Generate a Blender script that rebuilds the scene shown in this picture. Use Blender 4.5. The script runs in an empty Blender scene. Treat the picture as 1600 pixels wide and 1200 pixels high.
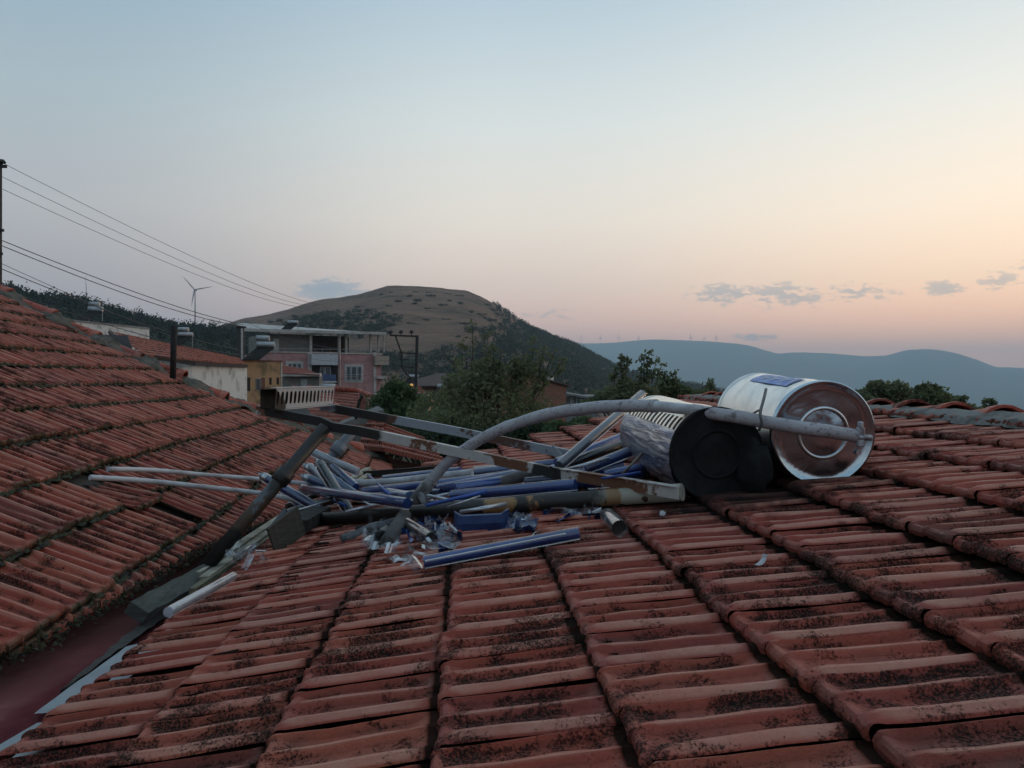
import bpy, bmesh, math, random
import numpy as np
from mathutils import Vector, Matrix, noise as mnoise
random.seed(7); rng = np.random.default_rng(7)
scene = bpy.context.scene
COL = scene.collection
R_ = math.radians

# ------------------------------------------------------------------ camera
CZ = 5.0
cam_d = bpy.data.cameras.new("camera"); cam = bpy.data.objects.new("camera", cam_d)
COL.objects.link(cam); scene.camera = cam
cam.location = (0, 0, CZ)
cam_d.sensor_width = 36; cam_d.lens = 27.0
cam_d.clip_start = 0.05; cam_d.clip_end = 60000
cam.rotation_euler = (R_(90) - math.atan(5 / 1200.), 0, 0)

# ------------------------------------------------------------------ node helper
class NT:
    def __init__(s, tree):
        s.t = tree; s.n = tree.nodes; s.l = tree.links
    def node(s, typ, **kw):
        n = s.n.new(typ)
        for k, v in kw.items():
            setattr(n, k, v)
        return n
    def put(s, sock, v):
        if v is None: return
        if isinstance(v, bpy.types.NodeSocket): s.l.new(v, sock)
        else:
            if sock.type == 'RGBA' and isinstance(v, (tuple, list)) and len(v) == 3: v = (*v, 1)
            sock.default_value = v
    def m(s, op, a, b=None, c=None, clamp=False):
        n = s.node('ShaderNodeMath', operation=op); n.use_clamp = clamp
        s.put(n.inputs[0], a); s.put(n.inputs[1], b)
        if c is not None: s.put(n.inputs[2], c)
        return n.outputs[0]
    def mr(s, v, a, b, c=0., d=1., smooth=False):
        n = s.node('ShaderNodeMapRange'); n.interpolation_type = 'SMOOTHSTEP' if smooth else 'LINEAR'
        s.put(n.inputs[0], v)
        for i, q in enumerate((a, b, c, d)): s.put(n.inputs[i + 1], q)
        return n.outputs[0]
    def mix(s, f, a, b, blend='MIX'):
        n = s.node('ShaderNodeMix', data_type='RGBA', blend_type=blend)
        s.put(n.inputs[0], f); s.put(n.inputs[6], a); s.put(n.inputs[7], b)
        return n.outputs[2]
    def ramp(s, f, stops, interp='LINEAR'):
        n = s.node('ShaderNodeValToRGB'); r = n.color_ramp; r.interpolation = interp
        while len(r.elements) > 1: r.elements.remove(r.elements[-1])
        r.elements[0].position = stops[0][0]; r.elements[0].color = (*stops[0][1], 1)
        for p, c in stops[1:]:
            e = r.elements.new(p); e.color = (*c, 1)
        s.put(n.inputs[0], f)
        return n.outputs[0]
    def noise(s, vec, scale, detail=4, rough=.55, dist=0., out=0):
        n = s.node('ShaderNodeTexNoise')
        if vec is not None: s.l.new(vec, n.inputs['Vector'])
        n.inputs['Scale'].default_value = scale; n.inputs['Detail'].default_value = detail
        n.inputs['Roughness'].default_value = rough; n.inputs['Distortion'].default_value = dist
        return n.outputs[out]
    def pos(s): return s.node('ShaderNodeNewGeometry').outputs['Position']
    def obj(s): return s.node('ShaderNodeTexCoord').outputs['Object']
    def mapv(s, v, sc=(1, 1, 1), loc=(0, 0, 0), rot=(0, 0, 0)):
        n = s.node('ShaderNodeMapping'); s.l.new(v, n.inputs[0])
        n.inputs['Scale'].default_value = sc; n.inputs['Location'].default_value = loc
        n.inputs['Rotation'].default_value = rot
        return n.outputs[0]
    def attr(s, name, out='Fac'):
        return s.node('ShaderNodeAttribute', attribute_name=name).outputs[out]

def sr(r, g, b):
    f = lambda c: (c / 255. / 12.92) if c <= 10 else (((c / 255.) + .055) / 1.055) ** 2.4
    return (f(r), f(g), f(b))

# ------------------------------------------------------------------ world: dusk sky after sunset
SUN_EL, SUN_AZ = 3.0, 64.0          # low glow to the right of the view
world = bpy.data.worlds.new("World"); scene.world = world; world.use_nodes = True
W = NT(world.node_tree); W.n.clear()
tc = W.node('ShaderNodeTexCoord').outputs['Generated']
sp = W.node('ShaderNodeSeparateXYZ'); W.l.new(tc, sp.inputs[0])
X, Y, Z = sp.outputs
hl = W.m('SQRT', W.m('ADD', W.m('MULTIPLY', X, X), W.m('MULTIPLY', Y, Y)))
sinaz = W.m('DIVIDE', X, W.m('MAXIMUM', hl, 1e-4))
zc = W.m('MAXIMUM', Z, 0.0)
LEFT  = [(0, (.26,.19,.23)), (.054, (.29,.215,.255)), (.12, (.30,.255,.275)), (.2, (.325,.31,.32)), (.313, (.265,.315,.34)), (.444, (.175,.26,.33)), (.7, (.18,.27,.35)), (1, (.20,.29,.37))]
MID   = [(0, (1.2,.48,.30)), (.054, (.92,.46,.35)), (.12, (.68,.495,.41)), (.2, (.64,.555,.47)), (.313, (.50,.52,.50)), (.444, (.31,.39,.44)), (.7, (.24,.34,.42)), (1, (.22,.31,.39))]
RIGHT = [(0, (1.75,.68,.28)), (.054, (1.35,.61,.34)), (.12, (.95,.62,.41)), (.2, (.80,.64,.49)), (.313, (.58,.57,.52)), (.444, (.37,.43,.46)), (.7, (.27,.36,.43)), (1, (.23,.32,.39))]
cl, cm, cr = W.ramp(zc, LEFT), W.ramp(zc, MID), W.ramp(zc, RIGHT)
c = W.mix(W.mr(sinaz, -.56, .0, smooth=True), cl, cm)
c = W.mix(W.mr(sinaz, .0, .52, smooth=True), c, cr)
back = W.mr(Y, -.5, .3, 0., 1., smooth=True)
c = W.mix(back, cl, c)
# clouds: small grey-blue banks low over the ridges (azimuth/elevation space)
az = W.m('ARCTAN2', X, Y)
tanel = W.m('DIVIDE', Z, W.m('MAXIMUM', hl, 1e-4))
u = W.m('TANGENT', W.m('MINIMUM', W.m('MAXIMUM', az, -1.2), 1.2))
v = W.m('DIVIDE', tanel, W.m('MAXIMUM', W.m('COSINE', az), .2))
cv = W.node('ShaderNodeCombineXYZ'); W.put(cv.inputs[0], u); W.put(cv.inputs[1], W.m('MULTIPLY', v, 2.6))
n1 = W.noise(cv.outputs[0], 52, 6, .68, .2)
n2 = W.noise(cv.outputs[0], 21, 4, .6, .2)
nn = W.m('ADD', W.m('MULTIPLY', n1, .7), W.m('MULTIPLY', n2, .3))
mask = None
for (px, py, a_, b_, w_) in [(1135, 460, 85, 22, 1.), (1225, 462, 110, 27, 1.), (1340, 456, 85, 20, .9), (1475, 450, 50, 18, 1.), (1560, 440, 50, 22, .9),
                      (1595, 415, 26, 12, .9), (1180, 526, 52, 10, 1.1), (515, 452, 72, 26, 1.35), (628, 450, 34, 10, .8), (870, 491, 80, 10, .7)]:
    du = W.m('DIVIDE', W.m('SUBTRACT', u, (px - 800) / 1200.), a_ / 1200.)
    dv = W.m('DIVIDE', W.m('SUBTRACT', v, (595 - py) / 1200.), b_ / 1200.)
    e_ = W.m('MULTIPLY', W.m('SUBTRACT', 1.0, W.m('ADD', W.m('MULTIPLY', du, du), W.m('MULTIPLY', dv, dv)), clamp=True), w_)
    mask = e_ if mask is None else W.m('MAXIMUM', mask, e_)
dens = W.mr(W.m('ADD', nn, W.m('MULTIPLY', mask, .17)), .585, .665, 0, .80, smooth=True)
dens = W.m('MULTIPLY', dens, W.m('MULTIPLY', W.m('POWER', mask, .5), W.mr(Y, 0, .3)))
c = W.mix(dens, c, W.mix(W.mr(u, -.3, .5), (.20, .235, .30), (.34, .31, .33)))
sky = W.node('ShaderNodeTexSky', sky_type='NISHITA'); sky.sun_disc = False
sky.sun_elevation = R_(SUN_EL); sky.sun_rotation = R_(SUN_AZ); sky.dust_density = 2.0
b1 = W.node('ShaderNodeBackground'); W.l.new(sky.outputs[0], b1.inputs[0]); b1.inputs[1].default_value = 0.05
b2 = W.node('ShaderNodeBackground'); W.l.new(c, b2.inputs[0]); b2.inputs[1].default_value = 0.9
ad = W.node('ShaderNodeAddShader'); W.l.new(b1.outputs[0], ad.inputs[0]); W.l.new(b2.outputs[0], ad.inputs[1])
W.l.new(ad.outputs[0], W.node('ShaderNodeOutputWorld').inputs[0])

sd = bpy.data.lights.new("sun", 'SUN'); so = bpy.data.objects.new("sun", sd); COL.objects.link(so)
sd.energy = 0.30; sd.angle = R_(14); sd.color = (1.0, .72, .52)
dirv = Vector((math.sin(R_(SUN_AZ)) * math.cos(R_(6)), math.cos(R_(SUN_AZ)) * math.cos(R_(6)), math.sin(R_(6))))
so.rotation_euler = dirv.to_track_quat('Z', 'Y').to_euler()

scene.view_settings.view_transform = 'Standard'; scene.view_settings.look = 'None'
scene.view_settings.gamma = 1; scene.view_settings.use_curve_mapping = False
scene.view_settings.exposure = 0.80
scene.render.engine = 'CYCLES'
cy = scene.cycles
cy.use_denoising = True
try: cy.denoiser = 'OPENIMAGEDENOISE'
except Exception: pass
cy.max_bounces = 6; cy.diffuse_bounces = 3; cy.glossy_bounces = 4; cy.transmission_bounces = 6
cy.transparent_max_bounces = 24; cy.volume_bounces = 1

# ------------------------------------------------------------------ frames of the two roofs (relative to the eye, see P / R / L)
F, HY = 1200., 595.
def P(px, py, dep):
    return Vector(((px - 800) / F * dep, dep, CZ + (HY - py) / F * dep))
aR = math.atan(-68 / F); eR = Vector((math.cos(aR), -math.sin(aR), 0)); dR = Vector((math.sin(aR), math.cos(aR), 0))
aL = math.atan(-160 / F); eL = Vector((math.cos(aL), -math.sin(aL), 0)); dL = Vector((math.sin(aL), math.cos(aL), 0))
hR, tR = .668, .166
hL, tL = 1.45, .5
def R(px, py, up=0.):
    r = Vector(((px - 800) / F, 1, (HY - py) / F)); k = (-hR + up) / (r.z - tR * r.dot(eR))
    p = r * k; p.z += CZ; return p
def L(px, py, up=0.):
    r = Vector(((px - 800) / F, 1, (HY - py) / F)); k = (-hL + up) / (r.z + tL * r.dot(eL))
    p = r * k; p.z += CZ; return p
def RP(lat, al, up=0.):       # point of the right roof
    p = eR * lat + dR * al; p.z = CZ - hR + tR * lat + up; return p
def LP(lat, al, up=0.):       # point of the left roof; lat grows to the left
    p = -eL * lat + dL * al; p.z = CZ - hL + tL * lat + up; return p

# ------------------------------------------------------------------ object helpers
def link(o, parent=None):
    COL.objects.link(o)
    if parent is not None: o.parent = parent
    return o
def tag(o, label=None, cat=None, group=None, kind=None):
    if label: o['label'] = label
    if cat: o['category'] = cat
    if group: o['group'] = group
    if kind: o['kind'] = kind
    return o
def thing(name, label, cat, loc=(0, 0, 0), group=None):
    o = bpy.data.objects.new(name, None); o.location = loc; o.empty_display_size = .1
    link(o); bpy.context.view_layer.update
    return tag(o, label, cat, group)
def me(name, verts, faces, mat=None, smooth=False):
    m = bpy.data.meshes.new(name)
    if isinstance(verts, np.ndarray): verts = verts.tolist()
    m.from_pydata([tuple(v) for v in verts], [], faces)
    if mat is not None:
        for q in (mat if isinstance(mat, (list, tuple)) else [mat]): m.materials.append(q)
    if smooth: m.polygons.foreach_set('use_smooth', [True] * len(m.polygons))
    m.update(); return m
def put(name, mesh, parent=None):
    """mesh in world coordinates; a part is stored relative to its thing"""
    o = bpy.data.objects.new(name, mesh)
    if parent is not None:
        base = Vector((0, 0, 0)); q = parent
        while q is not None: base += q.location; q = q.parent
        if base.length > 0: mesh.transform(Matrix.Translation(-base))
    return link(o, parent)
class MB:
    """collects boxes, tubes and sheets into one mesh"""
    def __init__(s): s.v = []; s.f = []
    def add(s, vs, fs):
        b = len(s.v); s.v += [tuple(q) for q in vs]; s.f += [tuple(i + b for i in q) for q in fs]; return s
    def box(s, o, a, b, c):      # origin corner + three edge vectors
        o, a, b, c = map(Vector, (o, a, b, c))
        vs = [o, o + a, o + a + b, o + b, o + c, o + a + c, o + a + b + c, o + b + c]
        return s.add(vs, [(0, 3, 2, 1), (4, 5, 6, 7), (0, 1, 5, 4), (1, 2, 6, 5), (2, 3, 7, 6), (3, 0, 4, 7)])
    def bar(s, p, q, w, h, up=(0, 0, 1), ext=0.):    # rectangular bar centred on the line p-q
        p, q = Vector(p), Vector(q); d = (q - p).normalized(); p = p - d * ext; q = q + d * ext
        x = d.cross(Vector(up)).normalized(); z = x.cross(d).normalized()
        return s.box(p - x * w / 2 - z * h / 2, x * w, q - p, z * h)
    def tube(s, pts, rad, n=12, caps=True):
        pts = [Vector(p) for p in pts]
        if not isinstance(rad, (list, tuple)): rad = [rad] * len(pts)
        b = len(s.v); x = None
        for i, p in enumerate(pts):
            t = (pts[min(i + 1, len(pts) - 1)] - pts[max(i - 1, 0)]).normalized()
            if x is None: x = t.orthogonal().normalized()
            x = (x - t * x.dot(t)).normalized(); y = t.cross(x)
            for k in range(n):
                a = 2 * math.pi * k / n
                s.v.append(tuple(p + (x * math.cos(a) + y * math.sin(a)) * rad[i]))
        for i in range(len(pts) - 1):
            for k in range(n):
                k2 = (k + 1) % n
                s.f.append((b + i * n + k, b + i * n + k2, b + (i + 1) * n + k2, b + (i + 1) * n + k))
        if caps:
            s.f.append(tuple(b + k for k in range(n))[::-1]); s.f.append(tuple(b + (len(pts) - 1) * n + k for k in range(n)))
        return s
    def build(s, name, mat, parent=None, smooth=False, bevel=0.):
        m = me(name, s.v, s.f, mat)
        if bevel:
            bm = bmesh.new(); bm.from_mesh(m)
            bmesh.ops.bevel(bm, geom=bm.edges[:], offset=bevel, segments=1, affect='EDGES', clamp_overlap=True)
            bm.to_mesh(m); bm.free()
        if smooth:
            m.polygons.foreach_set('use_smooth', [len(p.vertices) == 4 for p in m.polygons])
        m.update(); return put(name, m, parent)
def solid(name, label, cat, mb, mat, group=None, smooth=False, bevel=0.):
    """one-mesh thing with its origin at its own middle"""
    o = mb.build(name, mat, None, smooth, bevel)
    m = o.data; n = len(m.vertices); co = np.empty(n * 3); m.vertices.foreach_get('co', co); cen = co.reshape(-1, 3).mean(0)
    m.transform(Matrix.Translation(-Vector(cen))); o.location = cen
    return tag(o, label, cat, group)
def smoothpath(pts, k=8):
    pts = [Vector(p) for p in pts]; out = []
    for i in range(len(pts) - 1):
        p0 = pts[max(i - 1, 0)]; p1 = pts[i]; p2 = pts[i + 1]; p3 = pts[min(i + 2, len(pts) - 1)]
        for j in range(k):
            t = j / k
            out.append(.5 * ((2 * p1) + (p2 - p0) * t + (2 * p0 - 5 * p1 + 4 * p2 - p3) * t * t + (3 * p1 - p0 - 3 * p2 + p3) * t ** 3))
    out.append(pts[-1]); return out

# ------------------------------------------------------------------ materials
MATS = {}
def simple(name, col, rough=.7, metal=0., var=.25, scale=8., bump=.0, col2=None, spec=.5, coat=0., world=False, thr=(.45, .6)):
    if name in MATS: return MATS[name]
    m = bpy.data.materials.new(name); m.use_nodes = True; N = NT(m.node_tree)
    p = m.node_tree.nodes['Principled BSDF']
    vec = N.pos() if world else N.obj()
    n = N.noise(vec, scale, 6, .6)
    if col2 is None: col2 = tuple(q * (1 - var * 1.6) for q in col); f = N.mr(n, .35, .7)
    else: f = N.mr(n, thr[0], thr[1])
    cc = N.mix(f, col, col2)
    N.put(p.inputs['Base Color'], cc)
    N.put(p.inputs['Roughness'], N.mr(N.noise(vec, scale * 2.7, 4), .3, .7, rough * .85, min(1, rough * 1.15)))
    p.inputs['Metallic'].default_value = metal
    p.inputs['Specular IOR Level'].default_value = spec
    if coat: p.inputs['Coat Weight'].default_value = coat; p.inputs['Coat Roughness'].default_value = .08
    if bump:
        b = N.node('ShaderNodeBump'); b.inputs['Strength'].default_value = 1.0; b.inputs['Distance'].default_value = bump
        N.put(b.inputs['Height'], N.noise(vec, scale * 5, 6, .65)); N.put(p.inputs['Normal'], b.outputs[0])
    MATS[name] = m; return m

def tile_material(name, moss, tint):
    m = bpy.data.materials.new(name); m.use_nodes = True; N = NT(m.node_tree)
    p = m.node_tree.nodes['Principled BSDF']; pos = N.pos()
    rnd = N.m('FRACT', N.m('ADD', N.node('ShaderNodeObjectInfo').outputs['Random'], N.attr('tone')))
    hgt = N.attr('hgt'); edge = N.attr('edge')
    base = N.ramp(rnd, [(0, (.20, .034, .022)), (.25, (.42, .072, .036)), (.45, (.29, .045, .028)), (.65, (.37, .060, .034)), (.85, (.44, .100, .052)), (1, (.24, .046, .035))])
    base = N.mix(1.0, base, tint, 'MULTIPLY')
    n_mid = N.noise(pos, 9, 5, .6); n_fine = N.noise(pos, 70, 6, .65); n_big = N.noise(pos, 1.3, 3)
    base = N.mix(N.mr(n_fine, .3, .75, 0, .55), base, N.mix(.5, base, (.10, .05, .04)))
    # pale, dusty ribs, with the lit sheen of their crests painted in
    worn_sheen = N.m('MULTIPLY', N.mr(hgt, .002, .010, 0, 1, True), N.mr(n_mid, .25, .65, .25, .80))
    base = N.mix(worn_sheen, base, (.46, .215, .15))
    # dirt in the channels
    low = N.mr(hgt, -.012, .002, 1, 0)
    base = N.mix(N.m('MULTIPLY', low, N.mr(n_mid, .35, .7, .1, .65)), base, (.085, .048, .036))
    # grey and black lichen spots
    ls = N.noise(pos, 150, 6, .8, .1); lm = N.noise(pos, 7.5, 4, .6, .6)
    w = N.m('ADD', ls, N.m('MULTIPLY', N.m('SUBTRACT', N.m('ADD', lm, N.m('MULTIPLY', low, .09)), .5), 1.15))
    w = N.m('ADD', w, N.m('ADD', N.m('MULTIPLY', N.m('SUBTRACT', N.m('FRACT', N.m('MULTIPLY', rnd, 7.3)), .5), .16), N.m('SUBTRACT', N.m('MULTIPLY', n_big, .5), N.mr(hgt, .004, .012, .25, .31))))
    dark = N.m('MULTIPLY', N.mr(w, .570 - moss * .018, .665 - moss * .018, 0, .95), N.mr(N.noise(pos, 190, 3, .7), .40, .52, .25, 1.0))
    base = N.mix(dark, base, N.ramp(N.noise(pos, 160, 4), [(.30, (.010, .009, .009)), (.55, (.022, .020, .018)), (.68, (.06, .058, .05)), (.8, (.13, .125, .11))]))
    grey = N.mr(N.noise(pos, 42, 5, .65, .5), .66, .71, 0, .6)
    base = N.mix(N.m('MULTIPLY', grey, N.mr(n_big, .4, .6)), base, (.16, .155, .12))
    speck = N.mr(N.noise(pos, 230, 2), .70, .74, 0, .8)
    base = N.mix(speck, base, (.03, .025, .02))
    # moss and dirt near the joints, crevice shade painted in with them
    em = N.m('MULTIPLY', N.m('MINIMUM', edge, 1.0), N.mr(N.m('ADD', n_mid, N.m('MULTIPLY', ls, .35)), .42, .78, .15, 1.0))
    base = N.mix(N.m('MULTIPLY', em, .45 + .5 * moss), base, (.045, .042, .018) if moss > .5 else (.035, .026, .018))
    base = N.mix(N.mr(edge, 1.15, 1.8, 0, .93), base, (.012, .010, .008))  # shade and dirt of laps and course joints painted near-black
    # soot round the burnt tank
    c_ = RP(1.15, 3.2)
    vm = N.node('ShaderNodeVectorMath', operation='DISTANCE'); N.l.new(pos, vm.inputs[0]); vm.inputs[1].default_value = c_
    soot = N.mr(N.m('ADD', vm.outputs['Value'], N.m('MULTIPLY', N.m('SUBTRACT', n_mid, .5), .9)), .28, .75, .88, 0, True)
    base = N.mix(soot, base, (.018, .016, .016))
    N.put(p.inputs['Base Color'], base)
    grime_shade = N.m('MAXIMUM', N.mr(edge, .9, 1.7), N.m('MAXIMUM', dark, soot))
    N.put(p.inputs['Roughness'], N.m('ADD', N.mr(n_fine, .3, .7, .45, .78), N.m('MULTIPLY', grime_shade, .3)))
    N.put(p.inputs['Specular IOR Level'], N.mr(grime_shade, 0, 1, .42, .02))
    b = N.node('ShaderNodeBump'); b.inputs['Distance'].default_value = .0035; b.inputs['Strength'].default_value = .9
    N.put(b.inputs['Height'], N.m('ADD', N.m('MULTIPLY', n_fine, .7), N.m('ADD', N.m('MULTIPLY', dark, .5), N.m('MULTIPLY', N.noise(pos, 220, 3), .4))))
    N.put(p.inputs['Normal'], b.outputs[0])
    return m

def foliage(name, ca, cb, sub=.0):
    m = bpy.data.materials.new(name); m.use_nodes = True; N = NT(m.node_tree)
    p = m.node_tree.nodes['Principled BSDF']; pos = N.pos()
    n = N.noise(pos, 1.6, 3); n2 = N.noise(pos, 14, 2)
    cc = N.mix(N.mr(N.m('ADD', N.m('MULTIPLY', n, .5), N.m('MULTIPLY', n2, .5)), .38, .62), ca, cb)
    N.put(p.inputs['Base Color'], cc); p.inputs['Roughness'].default_value = .6
    p.inputs['Specular IOR Level'].default_value = .25
    tr = N.node('ShaderNodeBsdfTranslucent'); N.put(tr.inputs[0], cc)
    mx = N.node('ShaderNodeMixShader'); mx.inputs[0].default_value = .45
    out = [q for q in m.node_tree.nodes if q.type == 'OUTPUT_MATERIAL'][0]
    N.l.new(p.outputs[0], mx.inputs[1]); N.l.new(tr.outputs[0], mx.inputs[2]); N.l.new(mx.outputs[0], out.inputs[0])
    return m

def thin_glass(name, tint=(1, 1, 1), ior=1.5, dirt=.03):
    m = bpy.data.materials.new(name); m.use_nodes = True; N = NT(m.node_tree); N.n.clear()
    fr = N.node('ShaderNodeFresnel'); fr.inputs[0].default_value = ior
    gl = N.node('ShaderNodeBsdfGlossy'); gl.inputs[1].default_value = .06; gl.inputs[0].default_value = (.95, .95, .97, 1)
    tp = N.node('ShaderNodeBsdfTransparent'); tp.inputs[0].default_value = (*tint, 1)
    df = N.node('ShaderNodeBsdfDiffuse'); df.inputs[0].default_value = (.45, .47, .5, 1)
    m1 = N.node('ShaderNodeMixShader'); N.put(m1.inputs[0], N.mr(N.noise(N.obj(), 30, 4), .5, .8, dirt * .4, dirt * 3))
    N.l.new(tp.outputs[0], m1.inputs[1]); N.l.new(df.outputs[0], m1.inputs[2])
    m2 = N.node('ShaderNodeMixShader'); N.put(m2.inputs[0], N.m('MINIMUM', N.m('MULTIPLY', fr.outputs[0], 1.4), .36))
    N.l.new(m1.outputs[0], m2.inputs[1]); N.l.new(gl.outputs[0], m2.inputs[2])
    o = N.node('ShaderNodeOutputMaterial'); N.l.new(m2.outputs[0], o.inputs[0]); return m

def rusty(name, paint, rust=(.16, .06, .028), amount=.5, burn=None, rough=.6, burnlen=.5, scale=5.):
    """painted steel with rust patches; burn = (point, radius) chars the paint round a point"""
    m = bpy.data.materials.new(name); m.use_nodes = True; N = NT(m.node_tree)
    p = m.node_tree.nodes['Principled BSDF']; pos = N.pos()
    n = N.noise(pos, scale, 6, .62, .4); nf = N.noise(pos, 45, 5, .6)
    cc = N.mix(N.mr(nf, .3, .75, 0, .5), paint, tuple(q * .7 for q in paint))
    cc = N.mix(N.mr(N.m('ADD', n, N.m('MULTIPLY', nf, .18)), .72 - amount * .22, .76 - amount * .22), cc, N.mix(nf, rust, tuple(q * .4 for q in rust)))
    for (bp, br) in (burn or []):
        vm = N.node('ShaderNodeVectorMath', operation='DISTANCE'); N.l.new(pos, vm.inputs[0]); vm.inputs[1].default_value = bp
        d = N.m('ADD', vm.outputs['Value'], N.m('MULTIPLY', N.m('SUBTRACT', N.noise(pos, 7, 4), .5), br * .9))
        cc = N.mix(N.mr(d, br * .88, br, 1, 0), cc, (.014, .012, .011))
    N.put(p.inputs['Base Color'], cc); p.inputs['Roughness'].default_value = rough
    b = N.node('ShaderNodeBump'); b.inputs['Distance'].default_value = .002
    N.put(b.inputs['Height'], nf); N.put(p.inputs['Normal'], b.outputs[0])
    return m

# ================================================================== THE TWO TILE ROOFS
def sstep(a, b, x):
    t = np.clip((x - a) / (b - a), 0, 1); return t * t * (3 - 2 * t)
PROF = [(0, -.009), (.040, -.009), (.048, .002), (.080, .0045), (.094, -.004), (.108, -.013), (.24, -.0155), (.395, -.0145), (.420, .004), (.432, .0075), (.475, .0075), (.490, .002), (.515, -.009),
        (.60, -.0115), (.77, -.0135), (.835, -.010), (.868, .009), (.888, .0150), (.935, .0152), (.968, .0105), (1.00, .006), (1.01, .001)]
def tile_arrays(seed, w, expo, low=False, thick=.030, flat=False):
    g = np.random.default_rng(seed)
    pr = np.array(PROF if not low else [PROF[i] for i in (0, 2, 3, 5, 7, 9, 11, 13, 15, 17, 20)])
    ys = [(-.001, -thick), (-.004, -thick * .55), (-.001, -.006), (.005, -.001), (.013, 0), (.028, 0), (.05, 0), (expo * .35, 0), (expo * .65, 0), (expo - .055, 0), (expo - .034, 0), (expo - .014, 0), (expo + .05, 0)]
    if low: ys = [ys[i] for i in (0, 2, 4, 6, 10, 12)]
    V = []; H = []; Ed = []
    ph = g.uniform(0, 6, 4); am = g.uniform(.0006, .0018, 2)
    for (y, dz) in ys:
        f = sstep(.008, .045, y) * (1 - sstep(expo - .055, expo - .018, y) * .9)
        for i, (xf, h) in enumerate(pr):
            x = xf * w
            hh = h * f + (-.001) * (1 - f) if (h < 0 and xf > .052) else h if h < 0 else h * (.55 + .45 * sstep(-.004, .02, y)) if not flat else .004 + (h - .004) * (.12 + .88 * sstep(.004, .034, y))
            if h < 0 and f < 1: pass
            yy = y
            if y < .02:          # rounded lower corners, slightly uneven front
                yy += .010 * (1 - sstep(0, .09, xf)) + .006 * sstep(.97, 1.035, xf) + .0015 * math.sin(9 * xf * 3 + ph[0])
                if h > .004: yy -= .004
            z = hh + dz + am[0] * math.sin(y * 21 + ph[1]) + am[1] * math.sin(xf * 7 + y * 8 + ph[2])
            if 0 < i < len(pr) - 1: z += g.normal(0, .0007) - (.003 if g.random() < .04 and h > .003 else 0)
            V.append((x, yy, z)); H.append(h * f if dz > -.003 else -.004)
            Ed.append(max(1.75 if xf < .045 and y > .02 else 0, (1 if not flat else .6) * (1 - float(sstep(.0, .022, y))), 2.2 * float(sstep(expo - .040, expo - .010, y))))  # high values mark laps and joints painted dark for shade and dirt
    n = len(pr); Fc = []
    for j in range(len(ys) - 1):
        for i in range(n - 1):
            a = j * n + i; Fc.append((a, a + 1, a + n + 1, a + n))
    return np.array(V), Fc, np.array(H), np.array(Ed)
def with_attrs(m, H, Ed, tone=None):
    a = m.attributes.new('hgt', 'FLOAT', 'POINT'); a.data.foreach_set('value', np.asarray(H, dtype=np.float32))
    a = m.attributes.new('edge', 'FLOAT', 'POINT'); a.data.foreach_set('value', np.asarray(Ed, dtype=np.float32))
    if tone is not None:
        a = m.attributes.new('tone', 'FLOAT', 'POINT'); a.data.foreach_set('value', np.asarray(tone, dtype=np.float32))
    m.set_sharp_from_angle(angle=R_(30)); return m
def basis(x, y):
    x = x.normalized(); z = x.cross(y).normalized(); y = z.cross(x)
    return Matrix(((x.x, y.x, z.x), (x.y, y.y, z.y), (x.z, y.z, z.z)))
def screen(p):
    d = max(p.y, .05); return 800 + p.x / d * F, HY - (p.z - CZ) / d * F

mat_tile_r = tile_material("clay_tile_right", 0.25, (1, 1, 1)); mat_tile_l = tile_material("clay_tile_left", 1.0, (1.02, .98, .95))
mat_deck = simple("dark_roof_deck", (.03, .024, .018), .95, scale=6)
mat_mortar = simple("cement_mortar", (.17, .165, .155), .95, col2=(.085, .085, .075), scale=9, bump=.006)
mat_moss = simple("moss", (.040, .038, .014), .95, col2=(.012, .011, .008), scale=30, bump=.004)

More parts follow.
